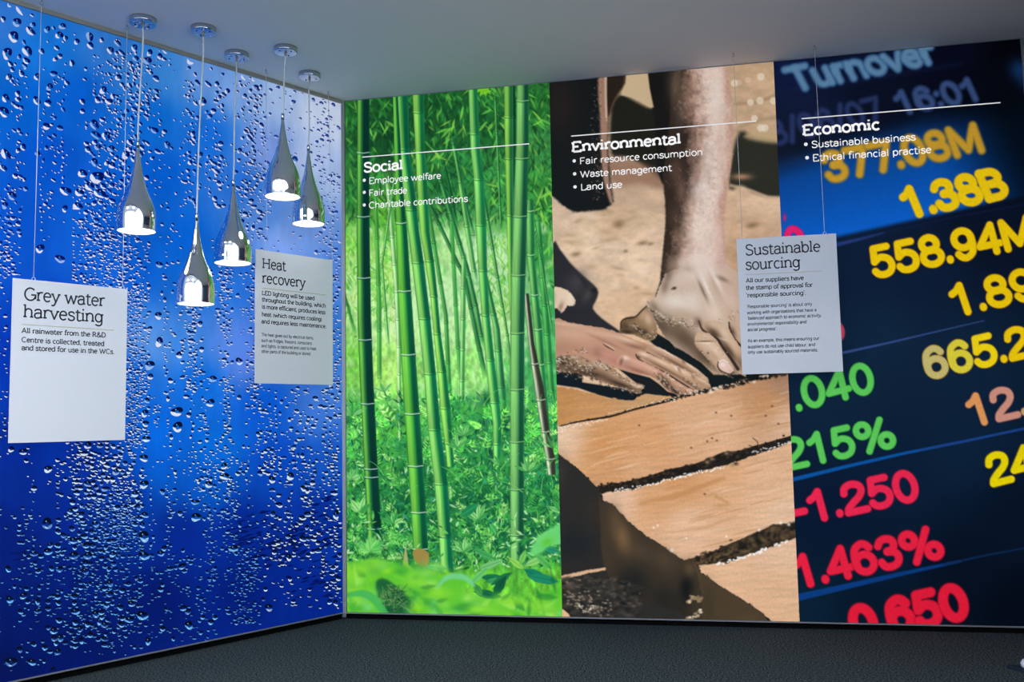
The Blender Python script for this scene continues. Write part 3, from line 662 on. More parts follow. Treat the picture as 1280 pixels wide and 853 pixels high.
L1 = 0.0009
def panel_text(parent, plane, rule, head, hsize, bullets, bsize):
    flat_rule('heading_rule', plane, rule[0], rule[1], .0052, M['white_ink'], parent, L1)
    flat_text('heading', plane, head[0], head[1], head[2], hsize, .15, M['white_ink'], parent, L1)
    for t, p0, p1, dp in bullets:
        flat_text('bullet_text', plane, t, p0, p1, bsize, .10, M['white_ink'], parent, L1, serif=False)
        flat_dot('bullet_point', plane, dp, .0085, M['white_ink'], parent, L1)
panel_text(soc, BACK, ((452.8, 196.6), (661.4, 176)), ('Social', (454.5, 215.4), (504, 210.7)), .068,
    [('Employee welfare', (461, 230), (551.5, 222), (455.4, 225.5)), ('Fair trade', (461, 245.1), (509, 240.7), (455.4, 240.6)), ('Charitable contributions', (461, 260.6), (585, 250), (455.4, 256.4))], .0445)
# ------------------------------------------------------------------ mural 2: muddy hands and wet bricks
env = mural('printed_wall_panel', 'backlit wall panel printed with muddy hands pressing wet clay bricks, headed Environmental', (1.62, 0.0, ZP))
cv = Canvas(BACK, 1.0865, 2.1625, ZP, CEIL - .004, CELL, 8); R = cv.rng
cv.A = cv.field([(960, 90, 214, 178, 140), (790, 100, 214, 186, 145), (930, 200, 205, 168, 132), (700, 260, 222, 190, 160), (780, 240, 205, 172, 142), (740, 300, 236, 205, 172), (800, 330, 240, 208, 176),
    (790, 380, 228, 190, 152), (760, 280, 215, 180, 146), (960, 250, 226, 192, 158), (950, 290, 214, 176, 142), (930, 130, 212, 176, 140), (920, 330, 205, 165, 130), (880, 400, 190, 150, 118)], 3)
n1 = cv.fnoise(26, 14, 4); n2 = cv.fnoise(7, 5, 3); n3 = cv.fnoise(1.5, 1.5, 1)
cv.A *= (1 + .10 * n1 + .05 * n2)[..., None]
for _ in range(46):
    x, y = R.uniform(696, 840), R.uniform(262, 395)
    cv.blob(x, y, R.uniform(3, 12), R.uniform(1.5, 4), (180, 145, 105) if R.random() < .6 else (248, 222, 195), R.uniform(.25, .6), R.uniform(-.3, .3))
for (x, y, rx, ry) in ((720, 318, 6, 3), (773, 281, 7, 5), (803, 304, 7, 3), (813, 305, 4, 2), (782, 314, 3, 2), (922, 355, 10, 6), (940, 282, 8, 4)):
    cv.blob(x, y, rx, ry, (120, 92, 60), .65, -.2)
DK = (22, 27, 28)
# dark standing figures behind the leg
cv.poly([(764, 135), (776, 118), (790, 124), (816, 135), (824, 110), (850, 120), (845, 180), (838, 225), (826, 224), (800, 205), (780, 196), (764, 192)], (34, 34, 27), 4, 1, 3)
cv.poly([(760, 196), (800, 203), (834, 222), (828, 236), (800, 230), (775, 232), (762, 222)], (150, 110, 88), 6, .75, 3)
cv.poly([(758, 80), (784, 80), (782, 104), (773, 118), (764, 140), (758, 150)], (44, 34, 27), 2, 1)
cv.line([(781, 90), (779, 108), (770, 122), (762, 142), (759, 170)], (1, 2.5, 1), (120, 88, 66), 1.2, .6, 4)
cv.poly([(808, 78), (846, 78), (841, 130), (840, 170), (836, 215), (828, 230), (822, 215), (818, 150), (812, 120)], (26, 25, 24), 1.8, 1)
cv.poly([(784, 80), (808, 80), (812, 110), (817, 134), (813, 135), (800, 127), (789, 122), (776, 119), (782, 104)], (216, 188, 148), 1.5, 1)
cv.poly([(680, 90), (757, 84), (760, 130), (760, 180), (762, 215), (767, 252), (757, 262), (737, 264), (716, 265), (704, 257), (691, 246), (684, 246)], DK, 2.2, 1, 0, .6)
cv.blob(700, 130, 22, 40, (48, 36, 34), .7); cv.blob(735, 205, 20, 30, (38, 36, 34), .5)
cv.line([(754, 84), (752, 110), (755, 150), (755, 185), (758, 225), (764, 252)], (9, 9, 10, 8, 7, 4), (196, 148, 122), 2.2, .85, 4)
cv.line([(757, 86), (757, 110), (758, 150)], (3, 3, 2), (240, 205, 180), 1.2, .8)
for _ in range(200):
    x, y = R.normal(748, 4.5), R.uniform(92, 255)
    cv.blob(min(x, 760), y, .8, .9, (205, 165, 135) if R.random() < .5 else (60, 40, 34), R.uniform(.15, .6))
# far right dark bank
cv.poly([(925, 165), (945, 172), (975, 176), (990, 176), (990, 247), (978, 246), (960, 246), (940, 240), (927, 232), (912, 236), (914, 200)], (46, 47, 38), 4, 1, 3)
cv.poly([(930, 171), (950, 160), (982, 163), (982, 178), (955, 178)], (206, 176, 132), 4, .8, 3)
cv.blob(927, 221, 12, 4, (190, 140, 105), .9); cv.line([(914, 232), (940, 239), (960, 247), (985, 249)], 4, (228, 190, 155), 2, .7)
cv.line([(918, 130), (945, 128), (972, 118)], (3, 5), (170, 140, 100), 2, .6, 4); cv.line([(925, 158), (950, 150), (975, 146)], (3, 5), (160, 135, 100), 3, .5)
for (x, y, r) in ((907, 79, 4.5), (951, 96, 5), (975, 90, 5), (967, 126, 5), (950, 126, 5), (943, 148, 4.5), (956, 160, 5), (951, 160, 5), (924, 103, 4), (935, 100, 4), (938, 128, 4.5), (918, 104, 5)):
    cv.blob(x, y, r, r, (248, 232, 208), .7 if r != 4 else .3, 0, .7)
# the lit leg
leg = [(845, 78), (839, 110), (837, 150), (833, 190), (828, 220), (831, 250), (832, 273), (829, 310), (825, 352), (819, 372), (845, 420), (905, 420), (924, 400), (913, 360), (908, 345), (906, 310), (905, 273), (909, 240), (915, 200), (917, 160), (914, 118), (906, 78)]
sl, mk = cv.mask(leg, 1.6, .3, 0)
X, Y = cv.X[sl], cv.Y[sl]
xl = np.interp(Y, [78, 150, 220, 273, 310, 372, 420], [845, 837, 828, 832, 829, 819, 845]); xr = np.interp(Y, [78, 118, 160, 200, 240, 273, 345, 420], [906, 914, 917, 915, 909, 905, 908, 915])
t = np.clip((X - xl) / (xr - xl), 0, 1)[..., None]
shade = np.interp(Y, [78, 150, 220, 273, 352, 420], [.10, .20, .40, .18, .06, 0])[..., None]
nz = (n2[sl] * .07 + cv.fnoise(9, 22, 3)[sl] * .12)[..., None]
tt = t + nz
dark = np.array([70, 55, 46.]); midc = np.array([176, 140, 120.]); lit = np.array([232, 205, 188.]); pink = np.array([205, 160, 140.])
c = np.where(tt < shade, dark * .75, np.where(tt < shade + .22, dark + (midc - dark) * (tt - shade) / .22, np.where(tt < shade + .42, midc + (lit - midc) * (tt - shade - .22) / .2, np.where(tt < .84, lit, lit + (pink - lit) * np.clip((tt - .84) / .14, 0, 1)))))
c = c * (1 + .08 * n2[sl] + .03 * n3[sl])[..., None]
cv.put(sl, mk, c)
for (x, y, rx, ry, col, a) in ((848, 145, 5, 16, (70, 60, 55), .8), (845, 105, 10, 26, (130, 108, 88), .6), (858, 130, 8, 22, (165, 132, 112), .6), (895, 120, 9, 36, (246, 228, 212), .7), (900, 180, 5, 30, (222, 186, 170), .7), (886, 200, 9, 26, (240, 222, 212), .6),
    (868, 186, 5, 22, (150, 118, 104), .5), (875, 235, 12, 20, (248, 232, 220), .7), (845, 215, 8, 18, (96, 72, 60), .8), (852, 240, 6, 16, (150, 112, 96), .6), (870, 222, 4, 10, (168, 120, 108), .6), (843, 270, 8, 14, (82, 64, 52), .7), (850, 292, 7, 10, (110, 86, 68), .6), (872, 285, 16, 24, (244, 222, 204), .6),
    (895, 330, 9, 6, (170, 128, 110), .7), (902, 342, 7, 6, (110, 80, 66), .7), (840, 330, 7, 16, (96, 74, 58), .7), (862, 330, 16, 16, (235, 208, 186), .6), (897, 300, 7, 26, (232, 200, 184), .6)):
    cv.blob(x, y, rx, ry, col, a)
for _ in range(420):
    y = R.uniform(85, 350); x = R.uniform(np.interp(y, [85, 220, 375], [843, 830, 826]), np.interp(y, [85, 160, 345, 375], [905, 914, 905, 905]))
    dk = (x - np.interp(y, [85, 220, 375], [843, 830, 826])) < 34
    a0 = 1.2 + R.normal(0, .5); L = R.uniform(2, 5)
    cv.line([(x, y), (x + math.cos(a0) * L, y + math.sin(a0) * L)], .8, (70, 54, 44) if dk and R.random() < .7 else ((248, 230, 216) if R.random() < .6 else (186, 148, 128)), .9, R.uniform(.1, .32))
# rear foot in shade, left edge
cv.poly([(690, 305), (700, 312), (712, 328), (728, 344), (742, 356), (748, 366), (744, 378), (741, 386), (752, 398), (766, 408), (777, 417), (760, 416), (735, 408), (690, 402)], (44, 44, 48), 1.8, 1, 2)
cv.marks([(722, 352, 12, 16, .7, (76, 72, 74), .7), (735, 368, 5, 12, .5, (92, 84, 80), .6), (728, 350, 3, 12, -.6, (36, 34, 36), .6), (716, 392, 16, 8, 0, (40, 42, 46), .7), (742, 363, 4, 3, 0, (24, 24, 26), .8)])
cv.shape([(690, 361), (697, 359), (706, 361), (713, 366), (719, 375), (717, 383), (709, 382), (706, 388), (701, 391), (697, 386), (690, 383)], (236, 208, 178), lambda: cv.marks([(701, 384, 3, 7, .3, (150, 108, 84), .7), (713, 374, 4, 8, 0, (250, 230, 205), .6), (693, 372, 3, 8, 0, (205, 170, 140), .6)]), 1.2, .4)
def Zt(L): return [(681 + x / 4.265, 300 + y / 4.265) for x, y in L]
def Zm(L): return [(681 + x / 4.265, 300 + y / 4.265, rx / 4.265, ry / 4.265, an, c, a) for (x, y, rx, ry, an, c, a) in L]
def specks(L, n, jit, r, cols, a=.8):
    p = smooth(Zt(L), 6, False)
    for _ in range(n):
        k = R.integers(len(p)); x, y = p[k]; q = R.uniform(.5, 1) * r; an = R.uniform(-.2, 1.0)
        cv.blob(x + R.normal(0, jit), y + R.normal(0, jit), q * R.uniform(1, 1.9), q * .8, cols[R.integers(len(cols))], a * R.uniform(.5, 1), an)
MUD = [(38, 32, 28), (60, 48, 38), (98, 78, 56)]; WET = [(236, 216, 190), (250, 240, 224), (206, 176, 142)]
# shadow under foot and fingers
cv.poly(Zt([(560, 540), (600, 500), (700, 560), (820, 640), (900, 720), (1010, 715), (1060, 700), (1300, 700), (1300, 745), (1180, 750), (1060, 790), (940, 790), (880, 800), (870, 740), (800, 680), (700, 620), (600, 575)]), (20, 28, 31), 1.4, 1)
# near side and instep
cv.shape(Zt([(600, 275), (640, 180), (780, 120), (960, 130), (1060, 190), (1060, 720), (1000, 716), (950, 722), (900, 705), (840, 660), (760, 610), (690, 570), (625, 500), (600, 455), (570, 400), (536, 348), (560, 325), (590, 302)]),
    (212, 184, 160), lambda: cv.marks(Zm([(620, 460, 90, 55, .7, (92, 76, 62), .9), (740, 520, 120, 55, .72, (96, 76, 58), .95), (850, 620, 100, 50, .78, (92, 72, 54), .95), (700, 470, 60, 24, .7, (120, 98, 78), .7), (585, 360, 20, 40, -.6, (140, 114, 92), .8), (960, 680, 70, 30, .6, (70, 56, 44), .9),
        (700, 330, 80, 44, .2, (240, 226, 212), .8), (790, 330, 50, 60, -.2, (236, 220, 206), .7), (720, 200, 60, 50, 0, (222, 198, 182), .7), (860, 170, 70, 50, .2, (240, 220, 208), .7), (660, 180, 24, 50, .2, (120, 100, 88), .8), (640, 250, 20, 40, .2, (130, 108, 92), .7), (760, 150, 30, 16, .5, (150, 122, 106), .6),
        (842, 270, 8, 70, -.42, (130, 104, 90), .85), (862, 250, 10, 90, -.42, (250, 238, 228), .75), (905, 240, 10, 80, -.45, (196, 164, 146), .7), (925, 230, 12, 90, -.5, (248, 234, 224), .75), (950, 210, 34, 12, .5, (116, 88, 78), .8), (965, 270, 30, 60, -.3, (216, 182, 162), .7), (1000, 330, 30, 50, -.3, (226, 196, 176), .7),
        (900, 380, 40, 60, -.5, (238, 216, 196), .7), (760, 410, 70, 30, .4, (190, 162, 138), .7), (820, 440, 20, 30, -.5, (120, 96, 78), .8), (1000, 420, 20, 40, -.4, (200, 168, 142), .7), (690, 258, 11, 7, -.3, (34, 28, 26), 1), (676, 262, 4, 3, 0, (60, 46, 40), .8)])), 1.1, .7, 1)
for (x, y, rx, ry, c, a) in ((842, 333, 9, 8, (150, 124, 108), .7), (856, 330, 10, 9, (214, 188, 172), .8), (872, 326, 12, 10, (240, 220, 206), .8), (888, 328, 10, 9, (238, 214, 202), .8), (902, 332, 8, 8, (214, 178, 162), .8), (866, 345, 14, 8, (232, 210, 196), .6)):
    cv.blob(x, y, rx, ry, c, a)
specks([(545, 350), (580, 390), (620, 425), (700, 440), (770, 450), (830, 470)], 90, 2.4, 1.0, WET + MUD, .75)
specks([(600, 380), (640, 420), (700, 425)], 40, 1.8, 1.0, WET, .9)
specks([(700, 300), (800, 260), (900, 300), (960, 380)], 70, 7, .8, [(250, 240, 230), (182, 150, 130)], .35)
specks([(940, 425), (985, 420), (1030, 380)], 26, 3, .9, MUD + WET, .7)
# toes
def toe2(out, marks): cv.shape(Zt(out), (206, 172, 142), lambda: cv.marks(Zm(marks)), .9, .4)
toe2([(985, 440), (1030, 460), (1070, 500), (1070, 600), (1045, 570), (1010, 520), (985, 480)], [(1000, 490, 16, 30, -.5, (96, 74, 58), .9), (1040, 490, 20, 30, -.5, (214, 184, 156), .8)])
cv.line(Zt([(982, 440), (990, 490), (1020, 540), (1060, 580)]), (1.5, 3, 3), (44, 34, 28), 1, .95, 4)
toe2([(850, 440), (900, 430), (960, 450), (1000, 510), (1040, 570), (1070, 640), (1070, 730), (1030, 690), (980, 620), (930, 560), (880, 510), (845, 480)],
    [(900, 500, 50, 24, .75, (84, 64, 48), .95), (980, 590, 80, 18, .95, (86, 66, 50), .95), (960, 500, 22, 50, -.5, (226, 198, 172), .8), (1010, 560, 16, 50, -.55, (222, 190, 160), .8), (950, 530, 30, 6, .3, (246, 226, 204), .5), (900, 450, 30, 20, .4, (220, 190, 164), .7), (1050, 660, 20, 40, -.4, (120, 94, 72), .7)])
cv.line(Zt([(822, 432), (840, 478), (880, 506), (920, 530), (950, 575), (990, 630), (1030, 690)]), (1.2, 3, 3.2, 3.6, 4), (50, 38, 30), 1.1, .95, 5)
toe2([(800, 520), (815, 495), (850, 490), (895, 512), (925, 550), (950, 600), (985, 640), (1008, 685), (1002, 712), (960, 716), (915, 690), (870, 640), (825, 590), (800, 555)],
    [(850, 640, 90, 22, .85, (104, 80, 60), .95), (870, 560, 40, 22, .6, (228, 198, 170), .85), (910, 590, 50, 16, .85, (232, 204, 178), .8), (860, 515, 34, 12, .3, (218, 188, 160), .8), (850, 541, 46, 4, -.02, (90, 66, 50), .8), (860, 551, 44, 4, .05, (248, 228, 206), .7), (900, 620, 40, 12, .85, (190, 156, 126), .6), (950, 640, 20, 20, .6, (226, 198, 172), .6), (870, 604, 5, 6, 0, (60, 46, 38), .8)])
cv.shape(Zt([(925, 652), (945, 642), (975, 655), (995, 680), (1006, 700), (985, 712), (955, 700), (932, 682)]), (232, 200, 184), lambda: cv.marks(Zm([(950, 665, 14, 10, .6, (250, 232, 222), .8), (990, 700, 12, 8, .4, (222, 170, 150), .8)])), .6, 0)
cv.line(Zt([(925, 650), (922, 675), (940, 700), (985, 716), (1006, 704)]), (1.2, 1.6, 1.4), (52, 38, 30), .6, .9, 4); cv.line(Zt([(928, 648), (950, 640), (978, 654)]), 1.0, (250, 240, 228), .6, .8, 4)
specks([(830, 590), (880, 650), (940, 710), (990, 725)], 60, 1.3, .9, MUD + WET, .7); specks([(820, 520), (900, 560), (960, 620)], 40, 2.6, .7, [(250, 238, 222), (150, 118, 92)], .6)
# big toe
cv.shape(Zt([(400, 482), (402, 445), (425, 420), (455, 408), (484, 408), (512, 375), (545, 352), (562, 388), (590, 440), (601, 480), (592, 522), (560, 538), (520, 528), (480, 508), (440, 502), (412, 500)]), (150, 118, 86),
    lambda: cv.marks(Zm([(550, 420, 26, 44, -.4, (214, 180, 150), .9), (520, 400, 18, 30, .5, (196, 160, 128), .8), (430, 460, 34, 34, 0, (84, 66, 46), .9), (455, 425, 26, 10, -.1, (120, 94, 66), .8), (470, 460, 30, 12, .4, (180, 150, 112), .7), (520, 490, 60, 18, .3, (64, 50, 38), .9), (570, 490, 22, 20, 0, (176, 142, 110), .7), (440, 490, 40, 10, .1, (52, 42, 34), .9)])), .9, .5)
cv.line(Zt([(408, 470), (406, 440), (430, 420), (480, 412), (515, 380), (542, 354)]), (1.4, 2.4, 1.6), (52, 40, 30), .8, .85, 4)
specks([(470, 450), (500, 480), (530, 505), (575, 520), (590, 490)], 70, 1.6, 1.0, MUD + WET, .85)
# resting hand: back of the hand first, then finger by finger from the far side
cv.poly(Zt([(40, 680), (200, 700), (200, 760), (400, 790), (500, 780), (700, 820), (860, 800), (830, 835), (660, 840), (540, 818), (500, 852), (430, 862), (300, 832), (180, 790), (40, 770)]), (18, 28, 34), 1.1, 1)
SK = (198, 150, 122)
cv.shape(Zt([(40, 425), (120, 438), (200, 452), (290, 466), (360, 482), (420, 508), (500, 540), (560, 560), (640, 592), (680, 640), (640, 700), (500, 720), (400, 690), (250, 660), (40, 660)]), SK,
    lambda: cv.marks(Zm([(150, 500, 120, 40, .12, (214, 170, 142), .8), (300, 500, 120, 20, .2, (222, 180, 150), .7), (110, 450, 100, 10, .12, (226, 188, 160), .7), (430, 530, 60, 10, .3, (236, 206, 180), .7), (330, 545, 90, 9, .42, (160, 112, 92), .6), (285, 600, 30, 22, .3, (132, 90, 78), .8), (210, 590, 90, 20, .2, (186, 136, 110), .7),
        (420, 560, 90, 12, .3, (206, 158, 130), .7), (370, 640, 60, 22, .5, (190, 128, 112), .9), (330, 610, 60, 16, .4, (206, 148, 126), .8), (560, 580, 50, 14, .3, (170, 128, 102), .8), (80, 580, 60, 40, 0, (178, 132, 106), .7), (480, 570, 60, 10, .25, (130, 92, 74), .7)])), .9, .4)
cv.line(Zt([(312, 556), (335, 572), (368, 590)]), (1.0, 1.6, .8), (70, 50, 42), .6, .9, 3); cv.line(Zt([(316, 552), (345, 566), (372, 584)]), .9, (244, 218, 196), .6, .6, 3)
def fing(out, base, marks, r=.4): cv.shape(Zt(out), base, lambda: cv.marks(Zm(marks)), .8, r)
fing([(540, 575), (570, 560), (640, 585), (700, 625), (770, 662), (830, 705), (866, 735), (872, 760), (840, 765), (780, 730), (700, 690), (620, 650), (550, 610)], (196, 154, 124),
    [(660, 605, 70, 8, .5, (242, 214, 188), .85), (780, 675, 60, 7, .6, (240, 212, 184), .85), (700, 660, 110, 9, .5, (112, 82, 64), .8), (845, 735, 22, 12, .6, (220, 186, 156), .8), (600, 580, 30, 8, .4, (230, 198, 170), .7), (740, 650, 8, 14, -.5, (120, 88, 68), .7)])
cv.line(Zt([(545, 600), (620, 640), (700, 684), (780, 730), (845, 762)]), (1.4, 2.2, 2.0), (62, 44, 36), .8, .9, 4)
fing([(486, 612), (495, 596), (520, 594), (560, 608), (620, 636), (700, 672), (780, 712), (840, 745), (880, 770), (880, 796), (850, 812), (800, 800), (730, 762), (660, 718), (580, 672), (520, 645), (495, 630)], (204, 162, 130),
    [(530, 612, 26, 10, .3, (240, 212, 186), .9), (620, 650, 70, 9, .45, (236, 206, 178), .8), (730, 700, 60, 10, .5, (238, 208, 180), .8), (640, 690, 120, 9, .5, (124, 92, 72), .85), (780, 770, 70, 10, .55, (110, 82, 62), .85), (712, 690, 8, 22, -.6, (140, 104, 80), .8), (700, 684, 6, 20, -.6, (248, 230, 208), .8), (830, 770, 44, 18, .5, (178, 142, 108), .8), (840, 750, 30, 8, .5, (236, 212, 184), .7), (790, 730, 8, 16, -.5, (130, 98, 74), .6), (500, 625, 12, 6, .5, (70, 50, 40), .8)])
cv.line(Zt([(486, 612), (500, 636), (560, 668), (640, 708), (720, 758), (790, 802)]), (1.6, 2.0, 2.4), (56, 40, 32), .8, .9, 4)
specks([(740, 740), (800, 775), (850, 800), (876, 790)], 60, 1.6, .9, MUD + WET, .75); specks([(620, 630), (720, 680), (850, 740)], 34, 1.8, .8, WET, .8)
fing([(380, 650), (400, 622), (430, 612), (470, 628), (540, 655), (610, 690), (680, 738), (740, 776), (800, 805), (812, 818), (790, 832), (740, 838), (690, 822), (640, 790), (600, 745), (540, 720), (470, 705), (420, 690), (392, 675)], (206, 152, 126),
    [(480, 650, 60, 14, .4, (222, 170, 146), .8), (560, 685, 60, 12, .5, (226, 180, 152), .8), (430, 630, 20, 12, .3, (244, 220, 198), .9), (408, 650, 9, 20, .3, (110, 76, 62), .8), (440, 660, 24, 18, .4, (190, 146, 124), .7), (500, 700, 80, 12, .35, (150, 100, 80), .8), (640, 760, 46, 26, .7, (88, 68, 52), .95), (690, 760, 50, 10, .6, (206, 168, 134), .7), (740, 800, 40, 14, .5, (176, 140, 108), .8), (700, 810, 50, 12, .5, (60, 46, 38), .9)])
specks([(590, 705), (625, 750), (670, 790), (740, 825), (790, 825)], 130, 1.9, 1.1, MUD + WET, .85); specks([(640, 710), (700, 760), (780, 805)], 50, 1.4, .9, WET, .9)
cv.poly(Zt([(395, 690), (470, 712), (560, 735), (610, 770), (660, 815), (690, 835), (540, 822), (524, 790), (470, 750)]), (24, 30, 34), 1, 1)
fing([(40, 625), (70, 628), (120, 612), (190, 622), (250, 645), (310, 655), (370, 690), (420, 735), (470, 758), (522, 770), (532, 785), (516, 800), (508, 822), (440, 806), (360, 775), (260, 740), (160, 712), (40, 700)], (150, 118, 92),
    [(290, 665, 44, 16, .4, (236, 212, 188), .9), (200, 650, 50, 14, .2, (190, 152, 122), .8), (370, 720, 60, 16, .5, (196, 160, 128), .8), (470, 770, 44, 12, .35, (206, 170, 136), .8), (90, 650, 50, 30, 0, (78, 62, 46), .9), (220, 710, 110, 18, .2, (72, 56, 44), .9), (400, 770, 80, 12, .35, (60, 46, 38), .9), (500, 785, 22, 10, .2, (222, 190, 158), .7), (155, 625, 30, 8, 0, (230, 204, 176), .7)], .6)
specks([(60, 650), (110, 640), (180, 670), (260, 700)], 220, 3.4, 1.2, MUD + WET, .85); specks([(60, 690), (150, 720), (260, 745), (380, 785), (490, 815)], 130, 1.8, 1.1, MUD + MUD + WET, .85); specks([(280, 655), (360, 700), (450, 755), (515, 785)], 80, 1.8, 1.0, WET + MUD, .8); specks([(160, 600), (200, 590), (220, 610)], 26, 1.6, 1.0, WET + MUD, .8)
# wet clay slabs
TB = (228, 178, 136)
def slab(pts, wash, seed):
    sl, m_ = cv.mask(pts, .8, .9)
    w = cv.field(wash, 3)[sl]
    ang = cv.Y[sl] + cv.X[sl] * .22
    g = cv.fnoise(50, 3.5, 3)[sl] * .05 + np.sin(ang * .9 + 3 * cv.fnoise(30, 8, 2)[sl]) * .012
    cv.put(sl, m_, w * (1 + g + n3[sl] * .02)[..., None])
gap1 = [(690, 535), (700, 532), (725, 526), (762, 520), (790, 512), (820, 504), (842, 499), (870, 492), (905, 484), (945, 474), (1000, 465)]
gap2 = [(747, 611), (763, 608), (780, 606), (810, 599), (840, 590), (862, 586), (885, 579), (905, 570), (918, 569), (945, 560), (1000, 543)]
gap3 = [(855, 701), (887, 692), (910, 681), (930, 673), (950, 664), (967, 656), (1000, 654)]
cv.poly([(690, 502), (800, 503), (870, 492), (1000, 470), (1000, 790), (690, 790)], (36, 34, 32), 1, 1)
slab([(690, 482), (720, 487), (760, 497), (790, 502), (802, 493), (838, 496), (846, 499), (820, 504), (790, 512), (762, 520), (725, 526), (690, 535)], [(700, 500, 196, 140, 84), (800, 500, 206, 160, 112), (740, 515, 206, 150, 98)], 1)
slab(gap1 + gap2[::-1] + [(737, 600), (722, 586), (690, 562)], [(700, 545, 236, 198, 164), (760, 560, 214, 152, 96), (850, 530, 226, 176, 134), (900, 540, 230, 182, 142), (960, 500, 206, 150, 102), (985, 530, 226, 184, 150), (760, 595, 216, 160, 110), (820, 545, 222, 162, 112), (800, 590, 224, 170, 126), (975, 480, 178, 138, 110)], 2)
b2l = [(751, 616), (755, 627), (765, 630), (775, 641), (785, 652), (807, 670), (830, 684), (842, 693), (855, 701)]
slab([(751, 617), (768, 615), (790, 612), (830, 601), (880, 589), (915, 579), (950, 567), (1000, 549)] + gap3[::-1] + b2l[::-1], [(770, 622, 236, 194, 160), (850, 605, 216, 156, 104), (820, 625, 222, 166, 118), (900, 590, 226, 172, 126), (960, 600, 232, 184, 144), (860, 660, 236, 192, 156), (980, 640, 236, 194, 158)], 3)
b3l = [(871, 707), (877, 717), (886, 722), (895, 730), (920, 745), (942, 759), (955, 769), (968, 780)]
slab([(871, 706), (892, 705), (917, 700), (955, 687), (1000, 670), (1000, 790)] + b3l[::-1], [(900, 715, 236, 190, 150), (980, 690, 238, 196, 160), (960, 740, 230, 184, 144), (985, 765, 234, 188, 148)], 4)
# wet sheen and finger marks
for _ in range(150):
    q = R.random(); x = R.uniform(700, 992); y = R.choice([R.uniform(515, 600), R.uniform(600, 700)]) - (x - 840) * .2; L = R.uniform(10, 50)
    if y > np.interp(x, [747, 860, 992], [596, 575, 535]) and y < np.interp(x, [747, 860, 992], [628, 604, 565]): continue
    if x < 760 + max(0, y - 600) * 1.1 and y > 590 or y > 690 or y < 505 - (x - 800) * .15: continue
    cv.line([(x, y), (x + L * .5, y - L * .13 + R.normal(0, 1)), (x + L, y - L * .25)], (1, R.uniform(1.2, 3), .6), (200, 142, 92) if R.random() < .55 else (242, 206, 176), 1.2, R.uniform(.2, .55), 3)
cv.line([(800, 630), (850, 618), (890, 603), (905, 598)], (3, 7, 3), (206, 146, 92), 2.5, .8, 4); cv.line([(893, 633), (910, 630), (895, 621)], (2, 4), (208, 150, 98), 2, .7, 4)
cv.line([(835, 666), (880, 660), (920, 645)], (1, 4, 1), (214, 160, 112), 2, .6, 4)
for (x, y) in ((914, 520), (973, 530), (890, 548), (884, 552), (896, 551), (864, 560), (799, 532), (957, 520), (881, 618), (965, 508), (895, 516)):
    cv.blob(x, y, 1.3, 1.1, (70, 45, 32), .9)
# ragged dark joints and wet highlights
def ragged(pts, w, n, jit, cols, a=.95):
    p = smooth(pts, 8, False)
    L = np.interp(np.linspace(0, len(p) - 1, n), np.arange(len(p)), p[:, 0]); Q = np.interp(np.linspace(0, len(p) - 1, n), np.arange(len(p)), p[:, 1])
    ww = np.interp(np.linspace(0, 1, n), np.linspace(0, 1, len(w)), w)
    for x, y, r in zip(L, Q, ww):
        cv.blob(x + R.normal(0, 1), y + R.normal(0, jit), r * R.uniform(.5, 1.1), r * R.uniform(.35, .8), cols[R.integers(len(cols))], a, -.25, .3)
cv.line([(700, 533), (725, 527), (762, 521), (790, 513), (820, 505), (842, 499)], (1.2, 2, 2.5, 2, 3.2, 4), (30, 24, 18), .8, 1, 3)
ragged(gap1[6:], [2.5, 4, 5, 3], 110, 1.5, [(26, 24, 22), (80, 62, 44), (236, 214, 188), (40, 32, 26)])
ragged([(760, 517), (790, 511), (840, 498), (880, 488), (925, 478)], [1, 1.4, 1.4], 60, .8, [(252, 240, 222), (230, 196, 160)], .8)
ragged([(700, 537), (735, 529), (758, 525)], [2, 1.6], 30, 1.6, [(250, 240, 224)], .7)
cv.line(gap2[:-1] + [(1000, 543)], (4, 6, 7, 8, 10, 7, 2.5), (38, 31, 26), .9, 1, 3)
ragged(gap2, [2.5, 4, 4.5, 6, 4.5, 1.5], 240, 1.6, [(30, 26, 23), (44, 36, 30), (70, 56, 44), (24, 24, 24)])
for (x, y) in ((890, 574), (898, 571), (908, 567), (915, 582), (920, 580), (884, 578), (878, 582), (910, 577)): cv.blob(x, y, 3, 2.2, (30, 26, 22) if R.random() < .5 else (170, 140, 100), .8)
ragged([(768, 614), (800, 609), (840, 599), (870, 592), (905, 585)], [2, 2, 3, 2], 60, 1.2, [(252, 250, 246), (244, 232, 216)], .85)
ragged([(940, 566), (965, 560), (992, 551)], [1.6, 2], 34, 1.2, [(250, 244, 236)], .8)
ragged([(815, 504), (845, 500)], [1.5], 12, .8, [(250, 240, 226)], .8)
cv.line([(941, 548), (947, 553), (945, 559), (936, 557)], .9, (40, 30, 24), .6, .9, 3)
cv.poly(gap3 + [(1000, 671), (955, 686), (917, 700), (892, 705), (871, 707), (862, 716), (855, 706)], (62, 50, 38), 1.2, 1)
ragged([(870, 702), (905, 693), (930, 683), (960, 672), (994, 662)], [3, 4, 7, 9, 7], 240, 4.0, [(36, 32, 28), (84, 68, 48), (110, 90, 62), (28, 26, 24)], .8)
ragged([(895, 706), (917, 700), (930, 697), (950, 690), (958, 686)], [3.2, 2.4, 3.4, 3], 26, .8, [(255, 252, 246)], .95); ragged([(968, 682), (984, 678)], [3], 6, .8, [(255, 252, 246)], .9)
for (x, y, r) in ((949, 663, 1.8), (976, 654, 2), (986, 656, 2), (840, 688, 2.2), (822, 657, 1.3), (817, 660, 1.3), (858, 673, 1.2), (908, 671, 1.4)): cv.blob(x, y, r, r, (255, 248, 236), .95)
